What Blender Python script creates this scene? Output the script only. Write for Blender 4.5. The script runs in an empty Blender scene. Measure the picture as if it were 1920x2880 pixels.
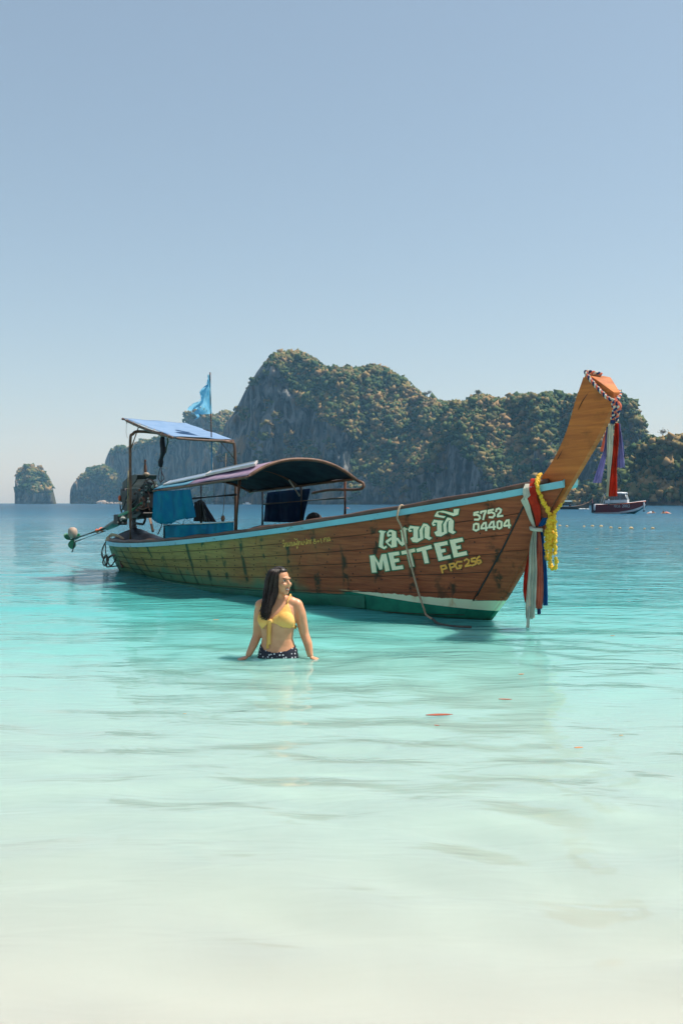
import bpy, bmesh, math, random
import numpy as np
from mathutils import Vector, Matrix, noise as mnoise
from mathutils.bvhtree import BVHTree
from mathutils.geometry import delaunay_2d_cdt

R = math.radians
random.seed(7)
RNG = np.random.default_rng(11)
scene = bpy.context.scene
COL = scene.collection

# ---------------------------------------------------------------- camera
EYE = 1.26            # metres above the water
FPX = 2800.0          # focal length in pixels of a 1920 x 2880 frame
HOR = 1415.0          # row of the horizon in that frame
cam_d = bpy.data.cameras.new('camera')
cam_d.sensor_fit = 'VERTICAL'
cam_d.sensor_height = 36.0
cam_d.lens = 35.0
cam_d.shift_y = -25.0 / 2880.0
cam_d.clip_start = 0.05
cam_d.clip_end = 60000
cam = bpy.data.objects.new('camera', cam_d)
COL.objects.link(cam)
cam.location = (0, 0, EYE)
cam.rotation_euler = (R(90), 0, 0)
scene.camera = cam

# ---------------------------------------------------------------- sky, sun, exposure
SUN_EL, SUN_AZ = R(60), R(80)      # azimuth from +Y towards +X
world = bpy.data.worlds.new('World')
scene.world = world
world.use_nodes = True
wn = world.node_tree.nodes
wl = world.node_tree.links
wn.clear()
sky = wn.new('ShaderNodeTexSky')
sky.sky_type = 'NISHITA'
sky.sun_disc = False
sky.sun_elevation = SUN_EL
sky.sun_rotation = SUN_AZ
sky.altitude = 0
sky.air_density = 1.0
sky.dust_density = 0.7
sky.ozone_density = 1.0
whs = wn.new('ShaderNodeHueSaturation')
whs.inputs['Saturation'].default_value = 0.78
whs.inputs['Hue'].default_value = 0.482
bg = wn.new('ShaderNodeBackground')
bg.inputs['Strength'].default_value = 0.077
wo = wn.new('ShaderNodeOutputWorld')
wl.new(sky.outputs[0], whs.inputs['Color'])
veil = wn.new('ShaderNodeMix')          # even tropical haze over the whole sky
veil.data_type = 'RGBA'
veil.inputs[0].default_value = 0.35
veil.inputs[7].default_value = (2.1, 2.75, 3.9, 1)
wl.new(whs.outputs[0], veil.inputs[6])
wl.new(veil.outputs[2], bg.inputs['Color'])
wl.new(bg.outputs[0], wo.inputs['Surface'])

sun_d = bpy.data.lights.new('sun', 'SUN')
sun_d.energy = 3.8
sun_d.angle = R(0.53)
sun_d.color = (1.0, 0.94, 0.84)
sun = bpy.data.objects.new('sun', sun_d)
COL.objects.link(sun)
SDIR = Vector((math.sin(SUN_AZ) * math.cos(SUN_EL), math.cos(SUN_AZ) * math.cos(SUN_EL), math.sin(SUN_EL)))
sun.rotation_euler = SDIR.to_track_quat('Z', 'Y').to_euler()
sun.location = SDIR * 60

scene.view_settings.view_transform = 'Standard'
scene.view_settings.look = 'None'
scene.view_settings.exposure = 0.93
scene.view_settings.gamma = 1.0
scene.view_settings.use_curve_mapping = False
scene.render.engine = 'CYCLES'
scene.cycles.use_denoising = True
scene.cycles.max_bounces = 8
scene.cycles.diffuse_bounces = 3
scene.cycles.glossy_bounces = 3
scene.cycles.transparent_max_bounces = 16
scene.cycles.volume_bounces = 0
scene.cycles.sample_clamp_indirect = 6.0
scene.cycles.caustics_reflective = False
scene.cycles.caustics_refractive = True

# ---------------------------------------------------------------- helpers
def tag(o, label=None, cat=None, group=None, kind=None):
    if label: o['label'] = label
    if cat: o['category'] = cat
    if group: o['group'] = group
    if kind: o['kind'] = kind
    return o

def empty(name, loc=(0, 0, 0), rz=0.0, label=None, cat=None, group=None):
    o = bpy.data.objects.new(name, None)
    o.empty_display_size = 0.2
    COL.objects.link(o)
    o.location = loc
    o.rotation_euler = (0, 0, rz)
    return tag(o, label, cat, group)

def link(name, me, mat=None, parent=None, smooth=False):
    if mat is not None and not me.materials:
        me.materials.append(mat)
    if smooth:
        me.polygons.foreach_set('use_smooth', np.ones(len(me.polygons), dtype=bool))
    o = bpy.data.objects.new(name, me)
    COL.objects.link(o)
    if parent is not None:
        o.parent = parent
        if parent.name in BASE:
            o.location = -BASE[parent.name]
    return o

BASE = {}
def thing_on_boat(name, base, label, cat, group=None):
    """a thing standing on the boat: Empty at its base, parts given in boat coordinates"""
    base = Vector(base)
    M = Matrix.Rotation(BANG, 3, 'Z')
    o = empty(name, BO + M @ base, BANG, label, cat, group)
    BASE[o.name] = base
    return o

def V(*a):
    return Vector(a)

def frame_of(t):
    t = t.normalized()
    up = Vector((0, 0, 1)) if abs(t.z) < 0.92 else Vector((0, 1, 0))
    a = t.cross(up).normalized()
    b = a.cross(t).normalized()
    return a, b

def catmull(pts, n=8, closed=False):
    pts = [Vector(p) for p in pts]
    out = []
    m = len(pts)
    rng = range(m) if closed else range(m - 1)
    for i in rng:
        if closed:
            p0, p1, p2, p3 = pts[(i - 1) % m], pts[i], pts[(i + 1) % m], pts[(i + 2) % m]
        else:
            p1, p2 = pts[i], pts[i + 1]
            p0 = pts[i - 1] if i else p1 * 2 - p2
            p3 = pts[i + 2] if i + 2 < m else p2 * 2 - p1
        for k in range(n):
            t = k / n
            out.append(0.5 * ((2 * p1) + (p2 - p0) * t + (2 * p0 - 5 * p1 + 4 * p2 - p3) * t * t + (3 * p1 - p0 - 3 * p2 + p3) * t ** 3))
    if not closed:
        out.append(pts[-1].copy())
    return out

class MB:
    """collects shapes and links them as one mesh object"""
    def __init__(self):
        self.v = []
        self.f = []
        self.m = []
        self.mi = 0
    def add(self, vs, fs):
        o = len(self.v)
        self.v += [tuple(p) for p in vs]
        self.f += [tuple(i + o for i in f) for f in fs]
        self.m += [self.mi] * len(fs)
        return self
    def box(self, c, s, rot=None):
        c = Vector(c)
        h = Vector(s) / 2
        M = rot if rot is not None else Matrix.Identity(3)
        vs = [c + M @ Vector((x * h.x, y * h.y, z * h.z)) for x in (-1, 1) for y in (-1, 1) for z in (-1, 1)]
        return self.add(vs, [(0, 1, 3, 2), (4, 6, 7, 5), (0, 4, 5, 1), (2, 3, 7, 6), (0, 2, 6, 4), (1, 5, 7, 3)])
    def bar(self, a, b, w, h):
        a, b = Vector(a), Vector(b)
        p, q = frame_of(b - a)
        vs = []
        for c in (a, b):
            for sx, sy in ((-1, -1), (1, -1), (1, 1), (-1, 1)):
                vs.append(c + p * (sx * w / 2) + q * (sy * h / 2))
        return self.add(vs, [(0, 1, 2, 3), (7, 6, 5, 4)] + [(i, i + 4, (i + 1) % 4 + 4, (i + 1) % 4) for i in range(4)])
    def tube(self, pts, r, n=8, caps=True, closed=False, squash=None):
        pts = [Vector(p) for p in pts]
        m = len(pts)
        rr = r if isinstance(r, (list, tuple)) else [r] * m
        vs = []
        prev = None
        for i, p in enumerate(pts):
            if closed:
                t = pts[(i + 1) % m] - pts[i - 1]
            else:
                t = pts[min(i + 1, m - 1)] - pts[max(i - 1, 0)]
            if t.length < 1e-9:
                t = Vector((0, 0, 1))
            t.normalize()
            if prev is None:
                a, b = frame_of(t)
            else:
                a = prev - t * prev.dot(t)
                if a.length < 1e-6:
                    a, b = frame_of(t)
                a.normalize()
                b = t.cross(a)
            prev = a
            for k in range(n):
                an = 2 * math.pi * k / n
                ra = rr[i]
                vs.append(p + a * (math.cos(an) * ra) + b * (math.sin(an) * ra * (squash or 1)))
        fs = []
        for i in range(m if closed else m - 1):
            j = (i + 1) % m
            for k in range(n):
                l = (k + 1) % n
                fs.append((i * n + k, i * n + l, j * n + l, j * n + k))
        if caps and not closed:
            fs.append(tuple(range(n - 1, -1, -1)))
            fs.append(tuple((m - 1) * n + k for k in range(n)))
        return self.add(vs, fs)
    def ball(self, c, r, nu=12, nv=8, rot=None):
        c = Vector(c)
        r = Vector(r) if hasattr(r, '__len__') else Vector((r, r, r))
        M = rot if rot is not None else Matrix.Identity(3)
        vs = [c + M @ Vector((0, 0, r.z))]
        for j in range(1, nv):
            ph = math.pi * j / nv
            for i in range(nu):
                th = 2 * math.pi * i / nu
                vs.append(c + M @ Vector((r.x * math.sin(ph) * math.cos(th), r.y * math.sin(ph) * math.sin(th), r.z * math.cos(ph))))
        vs.append(c + M @ Vector((0, 0, -r.z)))
        fs = [(0, 1 + i, 1 + (i + 1) % nu) for i in range(nu)]
        for j in range(nv - 2):
            for i in range(nu):
                a = 1 + j * nu
                fs.append((a + i, a + nu + i, a + nu + (i + 1) % nu, a + (i + 1) % nu))
        e = len(vs) - 1
        a = 1 + (nv - 2) * nu
        fs += [(a + i, e, a + (i + 1) % nu) for i in range(nu)]
        return self.add(vs, fs)
    def lathe(self, a, b, prof, n=16):
        """prof: list of (fraction along a-b, radius)"""
        a, b = Vector(a), Vector(b)
        return self.tube([a.lerp(b, f) for f, _ in prof], [max(r, 1e-4) for _, r in prof], n)
    def prism(self, poly, n, depth):
        """poly: list of 3D points (planar), extruded by depth along n both ways"""
        poly = [Vector(p) for p in poly]
        n = Vector(n).normalized() * (depth / 2)
        k = len(poly)
        vs = [p - n for p in poly] + [p + n for p in poly]
        fs = [tuple(range(k - 1, -1, -1)), tuple(range(k, 2 * k))]
        fs += [(i, (i + 1) % k, (i + 1) % k + k, i + k) for i in range(k)]
        return self.add(vs, fs)
    def grid(self, P):
        """P[i][j] -> sheet of quads"""
        nj = len(P[0])
        vs = [p for row in P for p in row]
        fs = [(i * nj + j, (i + 1) * nj + j, (i + 1) * nj + j + 1, i * nj + j + 1) for i in range(len(P) - 1) for j in range(nj - 1)]
        return self.add(vs, fs)
    def slab(self, P, off):
        """sheet given thickness: off(i, j) or vector"""
        ni, nj = len(P), len(P[0])
        top = [Vector(p) for row in P for p in row]
        o = Vector(off) if not callable(off) else None
        bot = [top[i * nj + j] + (o if o is not None else Vector(off(i, j))) for i in range(ni) for j in range(nj)]
        n = ni * nj
        fs = []
        for i in range(ni - 1):
            for j in range(nj - 1):
                q = (i * nj + j, (i + 1) * nj + j, (i + 1) * nj + j + 1, i * nj + j + 1)
                fs.append(q)
                fs.append(tuple(k + n for k in reversed(q)))
        edge = [(0, j) for j in range(nj)] + [(i, nj - 1) for i in range(1, ni)] + [(ni - 1, j) for j in range(nj - 2, -1, -1)] + [(i, 0) for i in range(ni - 2, 0, -1)]
        ids = [i * nj + j for i, j in edge]
        for a, b in zip(ids, ids[1:] + ids[:1]):
            fs.append((a, b, b + n, a + n))
        return self.add(top + bot, fs)
    def mesh(self, name='m'):
        me = bpy.data.meshes.new(name)
        me.from_pydata(self.v, [], self.f)
        me.update()
        return me
    def build(self, name, mat, parent=None, smooth=True, sharp=None, fix=True):
        me = self.mesh(name)
        if fix:
            bm = bmesh.new()
            bm.from_mesh(me)
            bmesh.ops.recalc_face_normals(bm, faces=bm.faces)
            if smooth and sharp is not None:
                for e in bm.edges:
                    if len(e.link_faces) == 2 and e.calc_face_angle(0) > sharp:
                        e.smooth = False
            bm.to_mesh(me)
            bm.free()
        mats = mat if isinstance(mat, (list, tuple)) else [mat]
        for m in mats:
            me.materials.append(m)
        if len(mats) > 1:
            me.polygons.foreach_set('material_index', np.array(self.m, dtype=np.int32))
        return link(name, me, None, parent, smooth)

# ---------------------------------------------------------------- materials
class NT:
    def __init__(self, name):
        self.m = bpy.data.materials.new(name)
        self.m.use_nodes = True
        self.t = self.m.node_tree
        self.t.nodes.clear()
        self.out = self.t.nodes.new('ShaderNodeOutputMaterial')
        self.tc = self.t.nodes.new('ShaderNodeTexCoord')
    def n(self, typ, **kw):
        nd = self.t.nodes.new(typ)
        for k, v in kw.items():
            setattr(nd, k, v)
        return nd
    def l(self, a, b):
        self.t.links.new(a, b)
    def set(self, sock, v):
        if hasattr(v, 'is_output'):
            self.l(v, sock)
        elif v is not None:
            if hasattr(v, '__len__') and len(v) == 3 and sock.type == 'RGBA':
                v = (*v, 1)
            sock.default_value = v
    def coord(self, which='Object', scale=(1, 1, 1), loc=(0, 0, 0)):
        mp = self.n('ShaderNodeMapping')
        mp.inputs['Scale'].default_value = scale
        mp.inputs['Location'].default_value = loc
        self.l(self.tc.outputs[which], mp.inputs['Vector'])
        return mp.outputs[0]
    def pos(self, scale=(1, 1, 1), loc=(0, 0, 0)):
        g = self.n('ShaderNodeNewGeometry')
        mp = self.n('ShaderNodeMapping')
        mp.inputs['Scale'].default_value = scale
        mp.inputs['Location'].default_value = loc
        self.l(g.outputs['Position'], mp.inputs['Vector'])
        return mp.outputs[0]
    def noise(self, vec, scale, detail=4, rough=0.55, dist=0.0, out=0):
        nd = self.n('ShaderNodeTexNoise')
        self.l(vec, nd.inputs['Vector'])
        nd.inputs['Scale'].default_value = scale
        nd.inputs['Detail'].default_value = detail
        nd.inputs['Roughness'].default_value = rough
        nd.inputs['Distortion'].default_value = dist
        return nd.outputs[out]
    def ramp(self, fac, stops, interp='LINEAR'):
        nd = self.n('ShaderNodeValToRGB')
        nd.color_ramp.interpolation = interp
        cr = nd.color_ramp.elements
        while len(cr) < len(stops):
            cr.new(0.5)
        for e, (p, c) in zip(cr, stops):
            e.position = p
            e.color = (c, c, c, 1) if not hasattr(c, '__len__') else (*c[:3], 1)
        self.l(fac, nd.inputs[0])
        return nd.outputs[0]
    def mix(self, f, a, b, mode='MIX'):
        nd = self.n('ShaderNodeMix', data_type='RGBA', blend_type=mode)
        self.set(nd.inputs[0], f)
        self.set(nd.inputs[6], a)
        self.set(nd.inputs[7], b)
        return nd.outputs[2]
    def math(self, op, a, b=None, c=None, clamp=False):
        nd = self.n('ShaderNodeMath', operation=op, use_clamp=clamp)
        for i, x in enumerate((a, b, c)):
            if x is not None:
                self.set(nd.inputs[i], x)
        return nd.outputs[0]
    def sstep(self, x, lo, hi):
        nd = self.n('ShaderNodeMapRange', interpolation_type='SMOOTHSTEP')
        self.set(nd.inputs[0], x)
        nd.inputs[1].default_value = lo
        nd.inputs[2].default_value = hi
        return nd.outputs[0]
    def sep(self, vec):
        nd = self.n('ShaderNodeSeparateXYZ')
        self.l(vec, nd.inputs[0])
        return nd.outputs
    def bump(self, h, strength=0.3, dist=0.02, normal=None):
        nd = self.n('ShaderNodeBump')
        nd.inputs['Strength'].default_value = strength
        nd.inputs['Distance'].default_value = dist
        self.l(h, nd.inputs['Height'])
        if normal is not None:
            self.l(normal, nd.inputs['Normal'])
        return nd.outputs[0]
    def bsdf(self, color, rough=0.6, metal=0.0, normal=None, spec=0.4, **kw):
        nd = self.n('ShaderNodeBsdfPrincipled')
        self.set(nd.inputs['Base Color'], color)
        self.set(nd.inputs['Roughness'], rough)
        self.set(nd.inputs['Metallic'], metal)
        nd.inputs['Specular IOR Level'].default_value = spec
        if normal is not None:
            self.l(normal, nd.inputs['Normal'])
        for k, v in kw.items():
            self.set(nd.inputs[k.replace('_', ' ')], v)
        return nd.outputs[0]
    def done(self, sh, vol=None):
        if sh is not None:
            self.l(sh, self.out.inputs['Surface'])
        if vol is not None:
            self.l(vol, self.out.inputs['Volume'])
        return self.m

def simple(name, c1, c2=None, scale=6.0, rough=0.6, metal=0.0, bump=0.15, bdist=0.01, stretch=(1, 1, 1), lo=0.35, hi=0.68, spec=0.4, detail=5, extra=None):
    """two worn tones of one colour, with fine relief"""
    t = NT(name)
    v = t.coord('Object', stretch)
    n1 = t.noise(v, scale, detail)
    n2 = t.noise(v, scale * 5.3, 3)
    c2 = c2 or tuple(x * 0.7 for x in c1)
    col = t.mix(t.ramp(n1, [(lo, 0.0), (hi, 1.0)]), c1, c2)
    col = t.mix(t.math('MULTIPLY', t.sstep(n2, 0.4, 0.8), 0.25), col, tuple(x * 0.55 for x in c1))
    rr = t.math('ADD', t.math('MULTIPLY', n2, 0.25), rough - 0.12)
    nrm = t.bump(n2, bump, bdist) if bump else None
    return t.done(t.bsdf(col, rr, metal, nrm, spec))

def cloth(name, c, c2=None, trans=0.35, scale=5.0, rough=0.85):
    """thin woven cloth that lets some light through"""
    t = NT(name)
    v = t.coord('Object')
    n1 = t.noise(v, scale, 4)
    n2 = t.noise(v, scale * 14, 2)
    col = t.mix(t.sstep(n1, 0.35, 0.7), c, c2 or tuple(x * 0.72 for x in c))
    nrm = t.bump(t.math('ADD', n1, t.math('MULTIPLY', n2, 0.2)), 0.35, 0.03)
    a = t.bsdf(col, rough, 0, nrm, 0.15)
    tr = t.n('ShaderNodeBsdfTranslucent')
    t.l(col, tr.inputs['Color'])
    t.l(nrm, tr.inputs['Normal'])
    mx = t.n('ShaderNodeMixShader')
    mx.inputs[0].default_value = trans
    t.l(a, mx.inputs[1])
    t.l(tr.outputs[0], mx.inputs[2])
    return t.done(mx.outputs[0])

def at(u, v, Y):
    """world point seen at frame position (u, v), Y metres off the shore"""
    return Vector(((u - 960) / FPX * Y, Y, EYE + (HOR - v) / FPX * Y))

def on_water(u, v):
    Y = FPX * EYE / (v - HOR)
    return Vector(((u - 960) / FPX * Y, Y, 0.0))

# ---- smooth value noise for arrays
def _hash(ix, iy, iz, seed):
    h = (ix.astype(np.int64) * 374761393 + iy.astype(np.int64) * 668265263 + iz.astype(np.int64) * 2147483647 + seed * 974711) & 0xFFFFFFFF
    h = ((h ^ (h >> 13)) * 1274126177) & 0xFFFFFFFF
    h = (h ^ (h >> 16)) & 0xFFFFFF
    return h.astype(np.float64) / 0xFFFFFF

def vnoise(x, y, z, seed=0):
    x, y, z = np.broadcast_arrays(np.asarray(x, float), np.asarray(y, float), np.asarray(z, float))
    ix, iy, iz = np.floor(x), np.floor(y), np.floor(z)
    fx, fy, fz = x - ix, y - iy, z - iz
    fx, fy, fz = (f * f * f * (f * (f * 6 - 15) + 10) for f in (fx, fy, fz))
    r = 0
    for dx in (0, 1):
        for dy in (0, 1):
            for dz in (0, 1):
                w = (fx if dx else 1 - fx) * (fy if dy else 1 - fy) * (fz if dz else 1 - fz)
                r = r + w * _hash(ix + dx, iy + dy, iz + dz, seed)
    return r * 2 - 1

def fbm(x, y, z, octv=4, seed=0, gain=0.5, lac=2.03):
    r, a = 0, 1.0
    for k in range(octv):
        r = r + a * vnoise(x, y, z, seed + k * 17)
        x, y, z = np.asarray(x) * lac + 3.1, np.asarray(y) * lac + 1.7, np.asarray(z) * lac + 5.3
        a *= gain
    return r

# ================================================================ the setting: sea bed, sea, islands
DEP_Y = [-40, -4, 0.0, 2.4, 4.0, 6.0, 8.2, 11, 16, 22, 40, 80, 200, 600, 9000]
DEP_Z = [3.0, 0.45, -0.04, -0.20, -0.36, -0.58, -0.90, -1.2, -1.6, -2.0, -3.2, -5.5, -10, -18, -30]
def bed_z(y):
    return np.interp(y, DEP_Y, DEP_Z)

def sheet(xs_fn, ys, zfn):
    nx = len(xs_fn(ys[0]))
    X = np.array([xs_fn(y) for y in ys])
    Y = np.repeat(np.array(ys)[:, None], nx, 1)
    Z = zfn(X, Y)
    v = np.stack([X, Y, Z], -1).reshape(-1, 3)
    nr = len(ys)
    i, j = np.meshgrid(np.arange(nr - 1), np.arange(nx - 1), indexing='ij')
    a = (i * nx + j).ravel()
    f = np.stack([a, a + 1, a + nx + 1, a + nx], -1)
    me = bpy.data.meshes.new('sheet')
    me.vertices.add(len(v)); me.vertices.foreach_set('co', v.ravel())
    me.loops.add(f.size); me.loops.foreach_set('vertex_index', f.ravel().astype(np.int32))
    me.polygons.add(len(f)); me.polygons.foreach_set('loop_start', np.arange(0, f.size, 4, dtype=np.int32))
    me.polygons.foreach_set('loop_total', np.full(len(f), 4, dtype=np.int32))
    me.update(calc_edges=True)
    return me

# ---- sand bed
t = NT('sand')
p = t.pos()
n1 = t.noise(p, 0.9, 4)
n2 = t.noise(t.pos((1, 1, 1)), 60, 3)
c = t.mix(t.sstep(n1, 0.3, 0.7), (0.72, 0.64, 0.56), (0.78, 0.71, 0.64))
c = t.mix(t.math('MULTIPLY', t.sstep(n2, 0.5, 0.8), 0.06), c, (0.5, 0.43, 0.34))
SAND = t.done(t.bsdf(c, 0.9, 0, t.bump(n2, 0.06, 0.004), 0.1))
ys = np.concatenate([np.linspace(-40, 0, 12), np.geomspace(0.4, 40, 150), np.geomspace(45, 5000, 24)])
def bed_fn(X, Y):
    rip = np.where((Y > 0.8) & (Y < 14), 1, 0) * (0.012 * fbm(X * 1.2, Y * 5.0, 0, 2, 3) + 0.03 * fbm(X * .35, Y * .7, 2, 2, 5))
    return bed_z(Y) + rip
def xs_bed(y):
    w = max(y, 3) * 0.9 + 4
    return np.concatenate([[-9000, -600], np.linspace(-w, w, 120), [600, 9000]])
tag(link('seabed', sheet(xs_bed, ys, bed_fn), SAND, smooth=True), kind='structure')

# ---- sea
WAV = []
for k in range(64):
    lam = 0.22 * (7.0 / 0.22) ** (RNG.random() ** 1.25)
    th = RNG.normal(0, 0.55 if lam > .8 else .75)
    a_ = 0.6 if lam > 1.2 else (1.2 if lam < .8 else .9)
    WAV.append((lam, math.sin(th), -math.cos(th), RNG.random() * 6.283, a_ * 0.0034 * lam ** 0.80 / (1 + 0.15 * lam)))
def wave_z(X, Y, dy=None):
    X = np.asarray(X, float); Y = np.asarray(Y, float)
    sp = np.maximum(0.011 * np.maximum(Y, 1), 0.016) if dy is None else dy
    z = 0
    wx = X + 0.25 * fbm(X * .35, Y * .35, 0, 2, 9)
    wy = Y + 0.35 * fbm(X * .3, Y * .5, 4, 2, 21)
    for lam, dx, dyv, ph, a in WAV:
        k = 2 * math.pi / lam
        att = np.clip((lam / sp - 3.5) / 4.0, 0, 1)
        sh_ = np.interp(Y, [0, 4, 7.5], [0.0, 0.0, 1.0]) if lam < 0.42 else (1.0 if lam < 0.9 else np.interp(Y, [0, 2, 5, 9], [0.05, 0.22, 0.5, 1.0]))
        z = z + a * sh_ * att * np.sin(k * (dx * wx + dyv * wy) + ph)
    amp = 0.7 + 0.6 * np.clip(vnoise(X * .16, Y * .25, 1, 31) + .3, 0, 1)
    near = np.interp(Y, [0, 1.0, 2.2, 5, 8], [0.05, 0.34, 0.68, 0.95, 1.0])
    fade = np.interp(Y, [90, 160], [1, 0])
    rw = np.hypot(X + 0.527, Y - 8.2)
    z = z + 0.006 * np.exp(-np.maximum(rw - .2, 0) / .7) * np.sin(2 * math.pi * rw / .36) * (sp < .12)
    return z * amp * near * fade
ys = np.concatenate([np.linspace(-40, 0.6, 8), np.geomspace(0.9, 6.3, 280)[:-1], np.geomspace(6.3, 150, 290), np.geomspace(165, 5000, 50)])
def xs_sea(y):
    w = max(y, 1.0) * 0.50 + 1.3
    return np.concatenate([[-9000, -w * 2 - 200], np.linspace(-w, w, 290), [w * 2 + 200, 9000]])

t = NT('sea_water')
p = t.pos()
sx, sy, sz = t.sep(p)
# the water column gets deeper, and so bluer and less clear, away from the beach
off = t.math('MULTIPLY', sy, t.math('ADD', 1.0, t.math('MULTIPLY', t.math('SUBTRACT', t.noise(t.pos((0.25, 0.6, 1)), 0.35, 3), 0.5), 0.55)))
lg = t.math('DIVIDE', t.math('LOGARITHM', t.math('MAXIMUM', off, 1.0), 10.0), 3.0)   # 1 m -> 0, 10 m -> .333, 100 m -> .667, 1 km -> 1
body = t.ramp(lg, [(0.06, (0.68, 0.635, 0.575)), (0.18, (0.57, 0.68, 0.635)), (0.25, (0.44, 0.63, 0.58)), (0.30, (0.26, 0.55, 0.50)), (0.34, (0.09, 0.46, 0.43)), (0.39, (0.05, 0.36, 0.37)), (0.46, (0.05, 0.26, 0.31)), (0.60, (0.015, 0.12, 0.20)), (0.78, (0.008, 0.06, 0.115)), (1.0, (0.007, 0.05, 0.10))], 'B_SPLINE')
turb = t.ramp(lg, [(0.05, 0.29), (0.17, 0.31), (0.24, 0.52), (0.30, 0.78), (0.36, 0.94), (0.45, 1.0)], 'B_SPLINE')
tint = t.ramp(lg, [(0.06, (1.0, 0.99, 0.98)), (0.13, (0.93, 0.99, 0.97)), (0.20, (0.80, 0.98, 0.94)), (0.30, (0.55, 0.93, 0.86)), (0.42, (0.2, 0.75, 0.7))], 'B_SPLINE')
# small ripples: crests lie along the shore
near = t.sstep(sy, 0.3, 5.0)
mid = t.sstep(sy, 6.0, 16.0)
far = t.sstep(sy, 14.0, 60.0)
w0 = t.noise(t.pos((0.45, 1.2, 1), (1, 2, 0)), 6.0, 2, 0.5, 0.5)
w1 = t.noise(t.pos((0.5, 1.25, 1)), 2.2, 3, 0.5, 0.5)
w2 = t.noise(t.pos((0.5, 1.3, 1), (3, 5, 0)), 0.6, 4, 0.6, 0.6)
w3 = t.noise(t.pos((0.35, 1.0, 1), (3, 5, 0)), 0.12, 4, 0.6, 0.3)
nrm = None
for hgt_, dist_, st_ in ((w0, 0.02, t.math('ADD', t.math('MULTIPLY', near, 0.38), t.math('ADD', t.math('MULTIPLY', mid, 0.30), t.math('MULTIPLY', far, 0.3)))),
                         (w1, 0.06, t.math('ADD', t.math('MULTIPLY', near, 0.26), t.math('ADD', t.math('MULTIPLY', mid, 0.25), t.math('MULTIPLY', far, 0.3)))),
                         (w2, 0.30, t.math('MULTIPLY', far, 0.75)), (w3, 1.2, t.math('MULTIPLY', t.sstep(sy, 60, 200), 0.6))):
    nb = t.n('ShaderNodeBump'); nb.inputs['Distance'].default_value = dist_
    t.l(hgt_, nb.inputs['Height']); t.l(st_, nb.inputs['Strength'])
    if nrm is not None: t.l(nrm, nb.inputs['Normal'])
    nrm = nb.outputs[0]
fr = t.n('ShaderNodeFresnel'); fr.inputs['IOR'].default_value = 1.33; t.l(nrm, fr.inputs['Normal'])
gl = t.n('ShaderNodeBsdfGlossy'); t.l(t.math('ADD', 0.02, t.math('MULTIPLY', t.sstep(sy, 14, 80), 0.11)), gl.inputs['Roughness']); t.l(nrm, gl.inputs['Normal'])
df = t.n('ShaderNodeSubsurfaceScattering'); df.falloff = 'BURLEY'; t.l(body, df.inputs['Color']); df.inputs['Scale'].default_value = 1.0; df.inputs['Radius'].default_value = (0.25, 0.35, 0.35)
tp = t.n('ShaderNodeBsdfRefraction'); tp.inputs['IOR'].default_value = 1.33; tp.inputs['Roughness'].default_value = 0.0; t.l(tint, tp.inputs['Color'])
ts = t.n('ShaderNodeBsdfTransparent'); t.l(tint, ts.inputs['Color'])
m0 = t.n('ShaderNodeMixShader'); m0.inputs[0].default_value = 1.0; t.l(ts.outputs[0], m0.inputs[1]); t.l(tp.outputs[0], m0.inputs[2])
m1 = t.n('ShaderNodeMixShader'); t.l(turb, m1.inputs[0]); t.l(m0.outputs[0], m1.inputs[1]); t.l(df.outputs[0], m1.inputs[2])
m2 = t.n('ShaderNodeMixShader'); t.l(t.math('MINIMUM', fr.outputs[0], t.math('SUBTRACT', 0.8, t.math('MULTIPLY', t.sstep(sy, 25, 130), 0.46))), m2.inputs[0]); t.l(m1.outputs[0], m2.inputs[1]); t.l(gl.outputs[0], m2.inputs[2])
SEA = t.done(m2.outputs[0])
sea = tag(link('sea', sheet(xs_sea, ys, wave_z), SEA, smooth=True), kind='structure')
# let the sun focus through the ripples on to the sand
sun_d.cycles.is_caustics_light = True
sea.cycles.is_caustics_caster = True
bpy.data.objects['seabed'].cycles.is_caustics_receiver = True

# ---- islands of limestone
def inpoly(px, py, poly):
    r = np.zeros(px.shape, bool)
    n = len(poly)
    for i in range(n):
        x1, y1 = poly[i]; x2, y2 = poly[(i + 1) % n]
        if y1 == y2: continue
        c = ((y1 > py) != (y2 > py)) & (px < (x2 - x1) * (py - y1) / (y2 - y1) + x1)
        r ^= c
    return r

t = NT('limestone')
v1 = t.pos((1, 1, 0.16))
v2 = t.pos((1, 1, 1))
a = t.noise(v1, 0.11, 7, 0.6, 0.6)
b = t.noise(v1, 0.45, 5, 0.65)
d_ = t.noise(v2, 0.03, 4)
c = t.mix(t.sstep(a, 0.40, 0.62), (0.025, 0.036, 0.042), (0.20, 0.21, 0.21))
c = t.mix(t.math('MULTIPLY', t.sstep(b, 0.50, 0.72), 0.7), c, (0.05, 0.055, 0.055))
c = t.mix(t.math('MULTIPLY', t.sstep(d_, 0.52, 0.66), 0.55), c, (0.25, 0.16, 0.08))
_, _, pz = t.sep(v2)
c = t.mix(t.math('SUBTRACT', 1.0, t.sstep(pz, 1.5, 5.0)), c, (0.05, 0.05, 0.045))
stn = t.noise(t.pos((1, 1, 0.3), (9, 4, 2)), 0.06, 5, 0.6)
c = t.mix(t.math('MULTIPLY', t.sstep(stn, 0.54, 0.68), 0.5), c, (0.36, 0.22, 0.11))
vg = t.n('ShaderNodeAttribute', attribute_name='veg')
scr = t.mix(t.sstep(t.noise(v2, 0.09, 5), 0.35, 0.65), (0.028, 0.042, 0.018), (0.10, 0.08, 0.038))
c = t.mix(t.sstep(t.math('ADD', vg.outputs['Fac'], t.math('MULTIPLY', t.math('SUBTRACT', t.noise(v2, 0.12, 4), 0.5), 0.8)), 0.45, 0.6), c, scr)
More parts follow.
